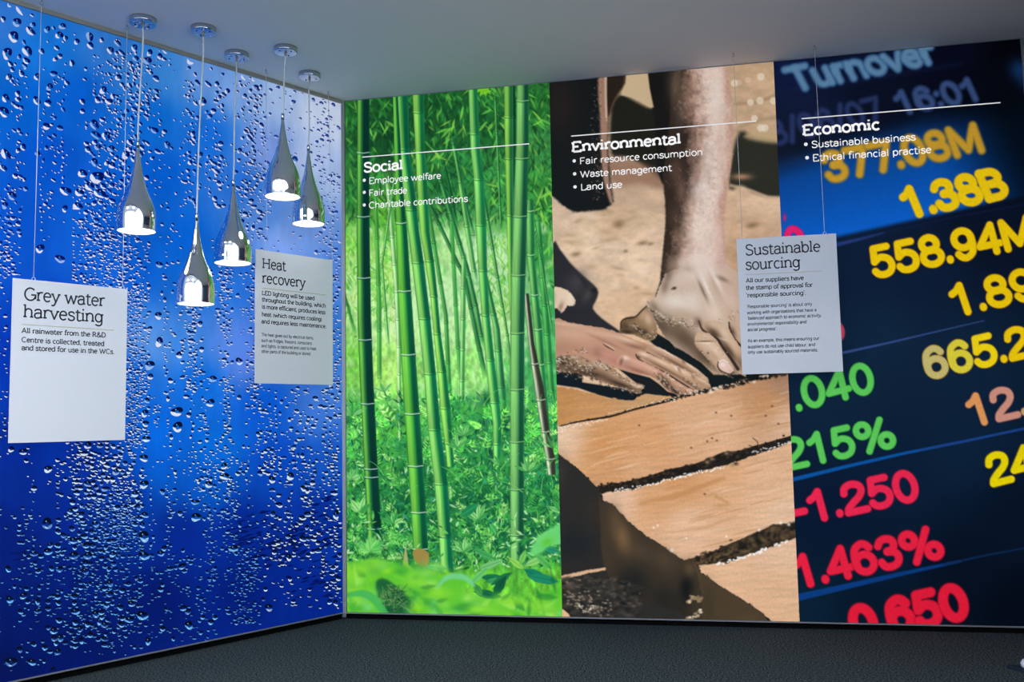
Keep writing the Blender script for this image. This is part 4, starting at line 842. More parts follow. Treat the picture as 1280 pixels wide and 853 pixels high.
# shaded slab fronts
cv.poly([(690, 566), (697, 567), (722, 586), (737, 600), (747, 612), (751, 617), (752, 640), (755, 690), (757, 712), (690, 722)], (44, 43, 41), 1.3, 1, 0, .5)
cv.blob(700, 590, 10, 20, (62, 58, 50), .6); cv.blob(742, 640, 10, 24, (56, 48, 40), .6); cv.blob(718, 680, 24, 20, (28, 36, 40), .7)
cv.poly([(748, 617), (753, 628), (765, 630), (775, 641), (785, 652), (807, 670), (830, 684), (842, 693), (855, 701), (869, 712), (876, 740), (878, 790), (770, 790), (760, 730), (752, 690)], (64, 54, 42), 1.2, 1, 0, .5)
for (x, y, rx, ry, c, a, an) in ((778, 672, 10, 22, (138, 106, 70), .75, -.3), (768, 650, 8, 20, (96, 76, 54), .6, 0), (800, 690, 14, 10, (92, 74, 54), .6, .8), (830, 700, 16, 12, (86, 70, 52), .7, .6), (790, 730, 22, 24, (30, 33, 33), .9, .5), (830, 750, 24, 20, (36, 36, 33), .85, 0), (760, 700, 8, 20, (70, 58, 46), .5, 0), (858, 735, 9, 22, (20, 24, 25), .95, .1), (845, 770, 18, 10, (34, 32, 28), .7, 0)):
    cv.blob(x, y, rx, ry, c, a, an)
cv.poly([(866, 700), (871, 707), (877, 717), (886, 722), (895, 730), (920, 745), (942, 759), (955, 769), (968, 790), (878, 790), (876, 740)], (78, 64, 46), 1.2, 1, 0, .4)
cv.blob(885, 755, 8, 26, (60, 52, 40), .6); cv.blob(935, 775, 16, 8, (92, 74, 50), .5); cv.blob(862, 712, 8, 10, (110, 92, 64), .6)
# rubble, lower left
cv.poly([(690, 722), (757, 711), (765, 735), (800, 752), (850, 765), (878, 790), (690, 790)], (46, 45, 42), 2, 1)
cv.poly([(690, 724), (702, 720), (720, 716), (740, 712), (757, 710), (757, 713), (735, 717), (715, 722), (702, 725), (690, 728)], (226, 180, 140), .8, 1, 0, .4)
for _ in range(420):
    x, y = R.uniform(702, 800), R.uniform(722, 778); y = max(y, 722 + (x - 757) * .3)
    c = [(86, 78, 68), (24, 27, 27), (60, 56, 50), (120, 104, 88)][R.choice(4, p=[.3, .4, .2, .1])]
    cv.blob(x, y, R.uniform(1.5, 5), R.uniform(1, 2.6), c, R.uniform(.3, .75), R.uniform(-.6, .5))
for _ in range(70):
    q = R.random(); x, y = 705 + q * 60, 745 + q * 18 + R.normal(0, 8)
    cv.blob(x, y, 1.5, 1, (214, 190, 160), .55)
ragged([(724, 758), (732, 765), (744, 758)], [2.5], 14, 1, [(190, 170, 146), (236, 220, 196)], .8)
ragged([(858, 752), (868, 748), (876, 751)], [4], 16, 1.5, [(226, 200, 160), (150, 126, 92)], .9); ragged([(858, 774), (870, 770), (876, 764)], [3.5], 14, 1.5, [(240, 222, 190), (170, 146, 110)], .9)
cv.poly([(690, 762), (704, 762), (711, 768), (716, 779), (690, 779)], (232, 186, 142), .8, 1)
cv.A += (n3 * 2.0)[..., None]
cv.build('clay_brick_print', M['print'], env)
panel_text(env, BACK, ((714, 170.3), (945.5, 152.8)), ('Environmental', (714.5, 190), (851.5, 180)), .068,
    [('Fair resource consumption', (724.5, 205.5), (878.8, 195), (717.8, 201.3)), ('Waste management', (725, 222), (840, 213.8), (718.3, 217.5)), ('Land use', (725.5, 238), (778, 234.3), (718.8, 233.8))], .0445)

# ------------------------------------------------------------------ mural 3: market figures
eco = mural('printed_wall_panel', 'backlit wall panel printed with glowing market figures on navy, headed Economic', (2.7, 0.0, ZP))
cv = Canvas(BACK, 2.1625, U3, ZP, CEIL - .004, .0037, 11); R = cv.rng
cv.A = cv.field([(980, 85, 14, 26, 62), (1060, 75, 10, 20, 48), (1180, 70, 6, 10, 30), (1270, 60, 3, 4, 12), (1000, 130, 16, 27, 58), (1100, 120, 9, 16, 36), (1200, 120, 4, 8, 20), (1270, 150, 2, 5, 14), (1270, 200, 4, 12, 28),
    (1000, 170, 14, 22, 40), (1150, 155, 6, 14, 30), (1060, 330, 13, 32, 58), (1150, 340, 12, 30, 56), (1250, 290, 8, 20, 40), (1100, 420, 14, 38, 64), (1200, 450, 12, 36, 60), (1040, 500, 12, 36, 60), (1120, 600, 8, 30, 56),
    (1040, 640, 5, 24, 50), (1200, 560, 10, 34, 60), (1270, 650, 5, 20, 40), (1100, 700, 6, 26, 48), (1200, 720, 3, 16, 34), (1270, 760, 2, 10, 24), (1010, 760, 6, 32, 52), (1080, 760, 4, 24, 44)], 3)
# glowing blue band
X, Y = cv.X, cv.Y
top = np.interp(X, [975, 1147, 1290], [192, 140, 112]); bot = np.interp(X, [975, 1046, 1280], [320, 300, 249])
v = (Y - top) / (bot - top)
blue = np.array([4, 96, 200.]) * (0.62 + .42 * np.clip(v, 0, 1))[..., None] + np.array([6, 0, 0])
blue *= (1 - .82 * sstep(1160, 1290, X + (200 - Y) * .35))[..., None]
m = sstep(-.04, .32, v) * sstep(1.0, .94, v)
cv.A = cv.A * (1 - m[..., None]) + blue * m[..., None]
cv.line([(975, 207), (1060, 181), (1140, 160)], (4, 12, 3), (30, 60, 118), 6, .25); cv.line([(975, 115), (1080, 100), (1200, 80)], 3, (26, 36, 80), 5, .4)
cv.blob(1275, 88, 14, 12, (18, 58, 108), .9, .9); cv.blob(1280, 98, 8, 14, (14, 48, 92), .6)
cv.line([(1046, 306), (1075, 299), (1105, 291)], (5, 3, 1), (42, 68, 138), 2, .9); cv.line([(1105, 291), (1200, 270), (1285, 255)], (2, 1), (20, 34, 80), 2, .6)
cv.line([(1050, 442), (1110, 429), (1165, 416), (1230, 401)], (3.2, 2.4, 1.8, 1), (62, 86, 150), 1, .85)
cv.line([(990, 600), (1060, 583), (1130, 567), (1200, 553), (1290, 534)], (5, 4.2, 3.4, 2.6, 2), (8, 92, 176), 1.2, .9); cv.line([(1150, 563), (1220, 549), (1290, 534)], (2, 3), (38, 62, 132), 1.4, .8)
cv.line([(990, 749), (1060, 733), (1130, 717), (1200, 702)], (9, 7, 5, 3), (8, 62, 132), 1.2, .95); cv.line([(1180, 706), (1230, 695), (1290, 684)], (3, 2), (12, 42, 86), 1.2, .9)
def figures(txt, p0, p1, up, w, col, soft=.9, halo=None, a=1, cols=None, em=1.0):
    W_ = sum(GL[c][0] for c in txt); d = (np.array(p1, float) - p0) / W_
    ink_text(cv, txt, p0, d, up, 1.0, w, col, soft, halo, a, cols)
figures('Turnover', (992, 113), (1173, 76), (-13, -25), 8.4, (96, 138, 170), 3.2, (26, 66, 124))
figures('3/06/07', (966, 181), (1108, 148), (-11, -26), 6.5, (44, 58, 106), 3.4, None, .9)
figures('16:01', (1124, 142), (1230, 122), (-11, -24), 7.2, (56, 80, 126), 3.0, (22, 36, 78))
figures('377.08M', (1034, 226), (1232, 187), (-11, -31), 9, (208, 160, 46), 2.8, (110, 98, 62))
figures('1.38B', (1133, 271), (1262, 243), (-13, -31), 9.5, (250, 208, 16), 1.3, (222, 160, 20))
YEL = (250, 210, 10); OR = (206, 128, 16)
figures('558.94M', (1092, 346), (1297, 304), (-9, -33), 8.4, YEL, .9, OR)
figures('1.89M', (1192, 394), (1345, 360), (-11, -33), 8.4, YEL, .9, OR)
figures('665.2', (1158, 473), (1292, 442), (-9, -33), 8.2, YEL, .9, (190, 130, 30), 1, [(204, 190, 116), (226, 212, 60), (250, 220, 20), YEL, YEL])
figures('12.4', (1213, 532), (1319, 508), (-11, -33), 8.2, (222, 150, 116), .9, (150, 84, 70), 1, [(232, 158, 92), (214, 150, 130), (206, 170, 110), (205, 220, 40)])
figures('24', (1238, 606), (1297, 591), (-9, -33), 8.4, (244, 222, 6), .9, (190, 140, 12))
GR = (96, 204, 92); GD = (46, 168, 40)
figures('.040', (994, 513), (1096, 487), (-8, -33), 7.6, GR, .9, GD)
figures('215%', (982, 586), (1122, 556), (-8, -33), 7.6, GR, .9, GD)
RD = (240, 40, 80); RH = (196, 14, 52)
figures('-1.250', (992, 656), (1152, 622), (-9, -33), 8.6, RD, .9, RH)
figures('1.463%', (996, 734), (1182, 694), (-10, -34), 9.2, (238, 34, 66), 1.3, (190, 10, 42))
figures('-0.650', (1046, 806), (1214, 769), (-11, -37), 12, (232, 28, 58), 1.5, (184, 8, 38))
figures('0', (986, 322), (1012, 317), (-9, -33), 8, (236, 34, 110), 1.0, (180, 20, 90)); figures('0', (1032, 429), (1060, 423), (-7, -24), 6, (196, 70, 96), 1.1, None); cv.blob(981, 272, 2, 5, (230, 30, 110), .9)
cv.A *= (1 + .03 * cv.fnoise(1.3, 1.3, 1))[..., None]; cv.A += (1.0 * cv.fnoise(1.2, 1.2, 1))[..., None]
cv.build('market_figures_print', M['print'], eco)
panel_text(eco, BACK, ((1002, 148.5), (1250.8, 133.5)), ('Economic', (1003, 169.3), (1100.5, 163.3)), .068,
    [('Sustainable business', (1014.3, 185), (1145, 178), (1007.3, 180.5)), ('Ethical financial practise', (1015.5, 201.8), (1164.5, 193.3), (1008.8, 197.3))], .0445)
# ------------------------------------------------------------------ left mural: rain drops on blue glass
rain = empty('printed_wall_panel', tuple(DL * 0.9 + np.array([0, 0, ZP])), 'backlit wall panel printed with rain drops on deep blue glass, on the angled left wall', 'mural')
cv = Canvas(LEFT, LU, -.010, ZP, CEIL - .018, .008, 3)
cv.A = cv.field([(5, 20, 50, 125, 215), (60, 60, 22, 122, 220), (30, 130, 2, 100, 205), (100, 120, 4, 96, 205), (60, 200, 2, 84, 200), (20, 280, 4, 84, 200), (130, 60, 50, 125, 212), (170, 90, 50, 130, 215), (210, 90, 60, 140, 220), (190, 150, 8, 108, 212),
    (250, 90, 110, 160, 228), (300, 110, 130, 172, 235), (260, 170, 20, 112, 220), (350, 120, 175, 200, 240), (400, 140, 212, 222, 246), (425, 150, 215, 225, 246), (390, 200, 190, 206, 242), (420, 220, 175, 198, 240), (340, 190, 130, 160, 230), (300, 230, 40, 118, 222),
    (200, 220, 2, 96, 208), (150, 250, 2, 94, 206), (230, 300, 4, 100, 212), (330, 270, 90, 145, 228), (350, 300, 130, 165, 236), (400, 290, 120, 160, 234), (425, 320, 90, 140, 228), (240, 340, 12, 108, 216), (290, 350, 40, 120, 222), (170, 330, 6, 96, 208),
    (190, 430, 90, 152, 232), (230, 430, 66, 140, 230), (290, 430, 90, 140, 230), (310, 450, 96, 140, 232), (170, 470, 20, 110, 220), (250, 480, 12, 112, 224), (60, 400, 4, 72, 190), (10, 450, 4, 58, 180), (420, 430, 60, 130, 225), (420, 490, 70, 130, 225), (400, 510, 66, 124, 222), (330, 510, 6, 92, 215),
    (200, 540, 6, 104, 220), (270, 560, 6, 110, 222), (100, 570, 4, 52, 168), (20, 580, 4, 44, 150), (10, 680, 4, 32, 128), (60, 640, 4, 42, 152), (200, 590, 6, 98, 215), (260, 610, 6, 96, 214), (350, 580, 6, 76, 200), (420, 580, 24, 92, 206), (160, 620, 4, 60, 176), (230, 670, 4, 44, 160), (300, 660, 4, 46, 166),
    (400, 650, 6, 54, 178), (425, 700, 6, 60, 186), (350, 700, 4, 44, 160), (100, 720, 3, 32, 130), (200, 750, 3, 28, 122), (300, 740, 3, 34, 140), (400, 740, 4, 44, 164), (30, 780, 3, 26, 112), (100, 800, 3, 24, 108), (10, 840, 3, 22, 100)], 3.4)
cv.A *= (1 + .05 * cv.fnoise(4, 12, 3) + .03 * cv.fnoise(18, 40, 2))[..., None]
cv.A *= (1 - .10 * sstep(540, 660, cv.Y))[..., None]
washA, washX, washY = cv.A, cv.X, cv.Y
cv.build('blue_glass_print', M['print'], rain)
RR = random.Random(77)
vs, fs, cs = [], [], []
def spot(pts, col, layer):
    """pts in artwork coordinates"""
    q = LEFT.uz(pts); k = len(vs)
    if q[:, 1].max() > CEIL - .019 or q[:, 1].min() < ZP + .001 or q[:, 0].min() < LU + .001 or q[:, 0].max() > -.012: return
    for u, z in q: vs.append(LEFT.p3(u, z, 0.0003 + .0002 * layer)); cs.append(col)
    fs.append(tuple(range(k, k + len(q))))
def drop(x, y, s, el=None, big=False):
    """one printed drop: dark cap, bright rim of refracted sky, faint body"""
    low = sstep(330, 640, y); vlow = sstep(560, 720, y)
    rot = (-.68 + .58 * sstep(120, 420, y)) + RR.gauss(0, .16) + .25 * vlow
    if x > 330: rot *= .7
    el = el or RR.uniform(.75, 1.25) + (.05 if y < 320 else 0)
    rx, ry = s * el, s * RR.uniform(.8, 1.05) / max(.8, el ** .3)
    tilt = rot if y < 300 else rot * .5
    c0, s0 = math.cos(-tilt if y < 0 else tilt * -1), math.sin(tilt * -1)
    ph = [RR.uniform(0, 6.28) for _ in range(3)]
    def P(a, k=1.0, dx=0, dy=0):
        w = 1 + .12 * math.sin(2 * a + ph[0]) + .07 * math.sin(3 * a + ph[1])
        X_, Y_ = rx * w * k * math.cos(a) + dx, ry * w * k * math.sin(a) + dy
        return (x + X_ * c0 - Y_ * s0, y + X_ * s0 + Y_ * c0)
    i = int(np.argmin(abs(washY[:, 0] - y))); j = int(np.argmin(abs(washX[i] - x))); bg = washA[i, j]
    blk = np.array([2, 16, 96.]) * (1 - low) + np.array([5, 14, 32.]) * low
    if x > 330 and y < 330: blk = np.array([10, 50, 150.])
    if s > 1.5: spot([P(2 * math.pi * k / 10, 1.0) for k in range(10)], bg * .86 + np.array([6, 14, 16]), 0)
    n = 8 if s > 2 else 6
    arc = [P(-math.pi * (.02 + .96 * k / n) , 1.04) for k in range(n + 1)]
    belly = [P(-math.pi * (.95 - .9 * k / 3), .30 + .1 * (k in (1, 2)), .0, ry * (.10)) for k in range(4)]
    spot(arc + belly, blk, 1)
    wht = np.array([228, 226, 244.]) * (1 - low) + np.array([225, 238, 250.]) * low
    if vlow > .2 and x < 330: wht = wht * (1 - vlow * .8) + np.array([70, 160, 235.]) * vlow * .8
    if RR.random() < .25: wht = wht * .65 + bg * .35
    a0, a1 = math.pi * RR.uniform(.02, .22), math.pi * RR.uniform(.88, 1.1)
    th = RR.uniform(.10, .45) * (1 - .35 * vlow)
    if s < 1.6: th = 0.0
    outer = [P(a0 + (a1 - a0) * k / n, 1.0) for k in range(n + 1)]
    inner = [P(a1 - (a1 - a0) * (k + .5) / 4, th, 0, ry * (.12 + .25 * vlow)) for k in range(4)]
    spot(outer + inner, wht, 2)
    if s > 4.2: spot([P(-math.pi * .35 + 6.28 * k / 6, .12, -rx * .2, -ry * .45) for k in range(6)], (120, 190, 245), 3)
    if vlow > .3 and s > 2.5: spot([P(math.pi * (.4 + .25 * k), .55, 0, ry * .35) for k in range(3)], (215, 232, 248), 3)
cell = {}
def free(x, y, r):
    gx, gy = int(x // 8), int(y // 8)
    for i in range(gx - 2, gx + 3):
        for j in range(gy - 2, gy + 3):
            for (a, b, c) in cell.get((i, j), ()):
                if (a - x) ** 2 + ((b - y) * 1.1) ** 2 < (c + r) ** 2: return False
    cell.setdefault((gx, gy), []).append((x, y, r)); return True
for (x, y, s) in ((12, 6, 3.2), (26, 12, 6.6), (40, 19, 2.4), (21, 28, 5), (41, 31, 3.4), (38, 39, 5), (17, 46, 6.5), (4, 24, 4), (30, 53, 3), (59, 37, 4.4), (67, 35, 2.4), (78, 33, 4.5), (74, 44, 4.8), (82, 48, 3.4), (96, 52, 3.6), (112, 46, 5), (113, 57, 4.2), (127, 50, 3),
    (34, 64, 6.5), (9, 67, 7), (24, 71, 3.2), (13, 80, 3.6), (33, 76, 4), (52, 64, 4), (71, 60, 3.2), (75, 70, 3), (90, 79, 3.6), (107, 86, 2.6), (106, 99, 2.4), (69, 74, 3.2), (11, 96, 4.4), (27, 92, 3.6), (46, 96, 4.4), (67, 92, 4.2), (62, 109, 4.6), (84, 104, 3), (7, 123, 5), (22, 117, 3.6), (46, 126, 5), (60, 129, 4), (103, 127, 3.6),
    (5, 140, 6), (21, 133, 3.4), (79, 137, 3), (103, 139, 3.2), (136, 40, 6), (147, 54, 4), (138, 63, 4.4), (152, 66, 3.8), (168, 60, 4.6), (187, 66, 4), (184, 76, 4.8), (206, 64, 3), (205, 74, 2.8), (195, 98, 3.8), (129, 113, 5.4), (122, 125, 3.8), (136, 127, 4), (148, 97, 4), (195, 114, 3.4),
    (238, 76, 5), (257, 80, 4.6), (244, 93, 2.6), (236, 85, 2.6), (264, 86, 2.2), (278, 93, 2.6), (260, 105, 3.8), (271, 105, 3.4), (284, 114, 3.4), (253, 127, 5.4), (306, 97, 4.2), (317, 99, 3), (320, 110, 4.2), (347, 110, 2.8), (366, 128, 3.4), (399, 124, 2.8), (345, 171, 3), (368, 200, 4.2), (423, 160, 2.6),
    (7, 193, 5.6), (58, 158, 4.2), (75, 160, 3.8), (29, 184, 4), (58, 185, 3.2), (47, 192, 3.4), (118, 156, 5.4), (120, 169, 5.4), (133, 170, 5.8), (4, 210, 4.4), (19, 220, 3.8), (122, 184, 4.4), (139, 186, 5), (157, 194, 5), (110, 187, 3.8), (118, 203, 4.6), (103, 217, 5.8), (121, 222, 8.6), (135, 218, 4.6), (140, 207, 4.4), (82, 239, 6), (81, 261, 4.2),
    (15, 245, 5.4), (6, 257, 4.8), (99, 241, 5.2), (112, 233, 6), (97, 258, 5.6), (125, 242, 6.5), (209, 181, 4.6), (193, 163, 4.2), (50, 311, 5.4), (75, 324, 5.8), (199, 331, 4.4), (198, 395, 5), (199, 428, 5.4), (187, 457, 5.6), (188, 471, 4), (187, 411, 3), (224, 444, 4), (266, 474, 5), (213, 476, 3.4), (233, 496, 3.4), (184, 501, 4),
    (221, 515, 6), (222, 534, 6.6), (181, 517, 5), (182, 530, 4.2), (183, 549, 4.6), (236, 519, 3.6), (263, 504, 5), (299, 452, 4.4), (250, 405, 3.6), (252, 437, 3.8), (299, 497, 3.2), (180, 573, 5.6), (59, 655, 7), (180, 606, 6), (181, 644, 4.4), (180, 671, 7), (180, 695, 6), (201, 692, 4.6), (203, 615, 4), (60, 690, 4.6), (92, 676, 5), (29, 565, 4.8), (14, 562, 3.8), (60, 587, 5),
    (110, 605, 4.8), (110, 557, 4.8), (92, 695, 5.4), (110, 695, 5.6), (244, 628, 4.6), (245, 647, 6), (261, 606, 4.6), (225, 642, 3.6), (280, 583, 5), (281, 596, 5), (325, 592, 4), (340, 600, 5), (363, 596, 5), (292, 686, 5), (361, 697, 4.4), (420, 644, 5), (178, 770, 6.6), (236, 782, 6), (235, 765, 4), (120, 768, 5), (12, 750, 5), (14, 828, 6.4), (40, 828, 5), (66, 838, 4.2), (185, 802, 4.6), (336, 760, 5)):
    if free(x, y, s * .8): drop(x, y, s, big=True)
# fields of small drops: x0, x1, y0, y1, count, size lo, size hi
fields = [(118, 200, 66, 150, 300, 1.2, 3.6), (108, 200, 150, 235, 230, 1.3, 3.8), (92, 150, 225, 300, 260, 1.2, 3.4), (92, 186, 290, 380, 700, 1.1, 2.9), (150, 186, 360, 560, 950, 1.1, 2.6), (10, 34, 80, 240, 70, 1.4, 3.2), (0, 25, 235, 345, 110, 1.4, 3.4),
    (55, 80, 85, 300, 60, 1.2, 2.8), (0, 12, 300, 560, 46, 1.2, 3), (228, 250, 96, 260, 90, 1.4, 3.6), (262, 285, 110, 260, 90, 1.4, 3.6), (294, 338, 92, 300, 330, 1.3, 3.6), (388, 416, 112, 215, 75, 1.4, 3), (395, 427, 215, 320, 120, 1.3, 2.8), (345, 375, 100, 210, 18, 1.2, 2.2),
    (355, 425, 100, 320, 36, 1, 2), (200, 226, 150, 400, 44, 1.2, 3), (228, 254, 380, 490, 170, 1.3, 3.2), (246, 262, 470, 540, 30, 1.2, 2.6), (272, 290, 330, 460, 120, 1.3, 3.2), (276, 292, 470, 570, 80, 1.4, 3), (308, 330, 330, 520, 210, 1.3, 3), (255, 320, 300, 400, 60, 1.2, 2.8),
    (414, 428, 320, 480, 110, 1.2, 3), (404, 428, 480, 600, 130, 1.3, 3.2), (350, 408, 484, 600, 120, 1.2, 3), (318, 350, 500, 600, 90, 1.2, 3), (190, 200, 495, 535, 26, 1, 2), (205, 220, 400, 560, 30, 1.2, 3), (236, 300, 560, 640, 110, 1.1, 2.8),
    (72, 178, 552, 700, 330, 2.2, 4.4), (72, 178, 552, 700, 520, 1.2, 3.0), (130, 176, 600, 690, 420, 1.0, 2), (60, 175, 690, 810, 190, 2.0, 4.8), (60, 175, 690, 800, 210, 1.2, 2.6), (10, 80, 680, 840, 60, 1.8, 4.6), (175, 300, 680, 800, 60, 1.8, 4.2), (206, 216, 605, 720, 60, 1.1, 2.4), (12, 60, 640, 760, 40, 1.3, 3), (0, 60, 560, 840, 50, 1.3, 3.6), (100, 190, 700, 820, 150, 1.1, 2.6),
    (275, 300, 600, 690, 90, 1.3, 3), (334, 350, 560, 700, 70, 1.6, 3.6), (356, 366, 560, 690, 40, 1.4, 3.2), (376, 398, 560, 690, 100, 1.8, 4), (412, 428, 560, 760, 160, 1.6, 4), (398, 412, 600, 740, 50, 1.4, 3), (286, 325, 685, 780, 210, 1.1, 2.8), (255, 275, 640, 740, 40, 1.2, 2.6), (300, 400, 640, 760, 110, 1.3, 3), (190, 290, 690, 800, 90, 1.2, 3),
    (225, 345, 540, 600, 60, 1.2, 3), (0, 430, 40, 300, 110, .9, 1.8), (180, 430, 300, 560, 160, .9, 1.8), (0, 430, 560, 820, 200, .9, 1.8), (255, 275, 560, 690, 36, 1.2, 3), (215, 260, 560, 640, 30, 1.2, 2.6)]
for (x0, x1, y0, y1, n, a, b) in fields:
    for _ in range(n):
        y = RR.uniform(y0, y1); x = (x0 + x1) / 2 + (x1 - x0) / 2 * max(-1, min(1, RR.gauss(0, .52)))
        s = a + (b - a) * RR.random() ** 1.8
        if free(x, y, s * .82): drop(x, y, s)
# running chains and dark smears
for (x, y0, y1) in ((82, 80, 128), (78, 160, 230), (52, 150, 290), (258, 140, 240), (205, 330, 470), (240, 480, 560), (345, 490, 560), (365, 560, 700), (310, 560, 640), (190, 600, 690), (42, 600, 700)):
    y = y0
    while y < y1:
        s = RR.uniform(1, 2.6)
        if free(x + RR.gauss(0, 1.5), y, s * .7): drop(x + RR.gauss(0, 1.5), y, s, .7)
        y += RR.uniform(4, 12)
for (cx, cy, n, w_, h_) in ((300, 668, 16, 16, 16), (370, 672, 34, 12, 24), (345, 690, 26, 30, 22), (405, 660, 26, 18, 40), (395, 720, 24, 22, 24), (330, 655, 16, 22, 16), (30, 690, 10, 16, 10), (95, 720, 8, 8, 14)):
    for _ in range(n):
        x, y = cx + RR.gauss(0, w_ * .6), cy + RR.gauss(0, h_ * .6); L, t = RR.uniform(3, 9), RR.uniform(.8, 2.2)
        spot([(x - L, y + L * .25), (x, y - t + .1), (x + L, y - L * .25), (x, y + t)], (3, 22, 100), 0)
dm = bpy.data.meshes.new('rain_drop_print'); b0 = np.array(rain.location)
dm.from_pydata([tuple(map(float, v - b0)) for v in vs], [], fs); dm.update()
ca = dm.color_attributes.new('ink', 'FLOAT_COLOR', 'POINT'); cc = np.ones((len(vs), 4), np.float32); cc[:, :3] = srgb(np.clip(np.array([np.asarray(c, float) for c in cs]), 0, 255)); ca.data.foreach_set('color', cc.ravel())
do = bpy.data.objects.new('rain_drop_print', dm); COL.objects.link(do); dm.materials.append(M['print']); do.parent = rain; do['kind'] = 'stuff'

# ------------------------------------------------------------------ hanging cards
def card(label, plane, corners, hooks, group=None):
    """corners in artwork coordinates TL TR BL BR; the board hangs parallel to the wall on two wires"""
    q = plane.uz(corners)
    u0, u1 = (q[0, 0] + q[2, 0]) / 2, (q[1, 0] + q[3, 0]) / 2; z1, z0 = (q[0, 1] + q[1, 1]) / 2, (q[2, 1] + q[3, 1]) / 2
    root = empty('hanging_card', tuple(plane.p3((u0 + u1) / 2, z0)), label, 'sign', 'white information cards hung on wires')
    frame_box('board', plane.p3(u0, z0, -.005), plane.ex * (u1 - u0), plane.n * .005, (0, 0, z1 - z0), M['card'], root)
    for (hx, hy), f in zip(hooks, (.09, .91)):
        # hook screwed in the ceiling
        dx = ((hx - 640) / FPX) * AR - ((hy - 426.5) / FPX) * AU + AF; t = (CEIL - .004 - CAM[2]) / dx[2]; H = CAM + dx * t
        uu = u0 + (u1 - u0) * f
        if abs(H @ plane.ex - uu) < .09: uu = uu * .35 + (H @ plane.ex) * .65
        B = plane.p3(uu, z1 + .004, -.0025)
        Hh = np.array([H[0], H[1], CEIL])
        tube('ceiling_hook', [Hh, Hh + np.array([0, 0, -.008])], .0022, M['alu'], root)
        ring('hook_eye', Hh + np.array([0, 0, -.0135]), .006, .0012, plane.n, M['alu_dark'], root, 5.4)
        tube('wire', [Hh + np.array([0, 0, -.018]), B + np.array([0, 0, .006])], .0012, M['wire'], root, 6)
        ring('eyelet', B, .0062, .0010, plane.n, M['wire'], root)
    return root, u0, u1, z0, z1
LC = LEFT.at(.12); BC = BACK.at(.13)
g, *_ = card('white card hung over the blue rain mural, headed Grey water harvesting', LC, [(17.4, 346.9), (160.1, 362.4), (9.6, 554), (155.6, 550.4)], [(52, 1), (159, 32)])
T = .0006
for t, a, b in (('Grey water', (29.6, 375), (131, 383.5)), ('harvesting', (29, 396.7), (129, 403.7))):
    flat_text('title_text', LC, t, a, b, .066, .09, M['text_dark'], g, T)
flat_rule('title_rule', LC, (27.3, 405.8), (142.4, 411.5), .0028, M['rule'], g, T)
for t, a, b in (('All rainwater from the R&D', (26.7, 416.1), (132.3, 422.3)), ('Centre is collected, treated', (26.7, 427.7), (130.3, 432.2)), ('and stored for use in the WCs.', (26.7, 437.8), (143, 443.4))):
    flat_text('body_text', LC, t, a, b, .0258, .125, M['text_dark'], g, T)
def z2(px, py, s, ox, oy): return (ox + px / s, oy + py / s)
h, *_ = card('white card beside the corner, headed Heat recovery', LC, [(320, 312.2), (415.8, 324.9), (318.5, 480), (416, 480.8)], [(332.5, 88), (410.5, 115)])
Z = lambda x, y: z2(x, y, 4.49, 310, 300)
for t, a, b in (('Heat', Z(78, 158), Z(213, 172)), ('recovery', Z(78, 240), Z(322, 262))): flat_text('title_text', LC, t, a, b, .066, .09, M['text_dark'], h, T)
flat_rule('title_rule', LC, Z(77, 270), Z(437, 300), .0028, M['rule'], h, T)
for t, a, b in (('LED lighting will be used', Z(77, 308), Z(373, 335)), ('throughout the building, which', Z(77, 345), Z(436, 380)), ('is more efficient, produces less', Z(77, 385), Z(434, 415)), ('heat (which requires cooling)', Z(77, 428), Z(416, 455)), ('and requires less maintenance.', Z(75, 468), Z(440, 492))):
    flat_text('body_text', LC, t, a, b, .0258, .13, M['text_dark'], h, T)
for t, a, b in (('The heat given out by electrical items,', Z(75, 540), Z(368, 555)), ('such as fridges, freezers, computers', Z(75, 572), Z(358, 585)), ('and lights, is captured and used to heat', Z(75, 603), Z(383, 615)), ('other parts of the building or stored.', Z(75, 634), Z(353, 645))):
    flat_text('small_text', LC, t, a, b, .0195, .115, M['text_grey'], h, T, serif=False)
s_, *_ = card('white card hanging in front of the clay brick and market figures murals, headed Sustainable sourcing', BC, [(921.2, 298), (1045.7, 292.9), (927.1, 468), (1053.2, 465.1)], [(916.5, 67), (1018, 58)])
Z = lambda x, y: z2(x, y, 4.267, 910, 280)
for t, a, b in (('Sustainable', Z(92, 168), Z(495, 155)), ('sourcing', Z(93, 245), Z(387, 238))): flat_text('title_text', BC, t, a, b, .068, .085, M['text_dark'], s_, T)
flat_rule('title_rule', BC, Z(90, 272), Z(505, 262), .0022, M['rule'], s_, T)
for t, a, b in (('All our suppliers have', Z(95, 313), Z(405, 305)), ('the stamp of approval for', Z(95, 352), Z(452, 343)), ("'responsible sourcing'.", Z(97, 392), Z(417, 382))):
    flat_text('body_text', BC, t, a, b, .0258, .125, M['text_dark'], s_, T)
for t, a, b, it in (("'Responsible sourcing' is about only", Z(100, 450), Z(450, 443), 0), ('working with organisations that have a', Z(101, 482), Z(473, 472), 0), ("'balanced approach to economic activity,", Z(102, 512), Z(500, 502), .2), ('environmental responsibility and', Z(103, 543), Z(418, 533), .2), ("social progress'.", Z(103, 573), Z(260, 570), .2),
    ('As an example, this means ensuring our', Z(104, 632), Z(488, 622), 0), ('suppliers do not use child labour, and', Z(105, 664), Z(466, 654), 0), ('only use sustainably sourced materials.', Z(106, 693), Z(480, 686), 0)):
    flat_text('small_text', BC, t, a, b, .0195, .115, M['text_grey'], s_, T, serif=False, italic=it)

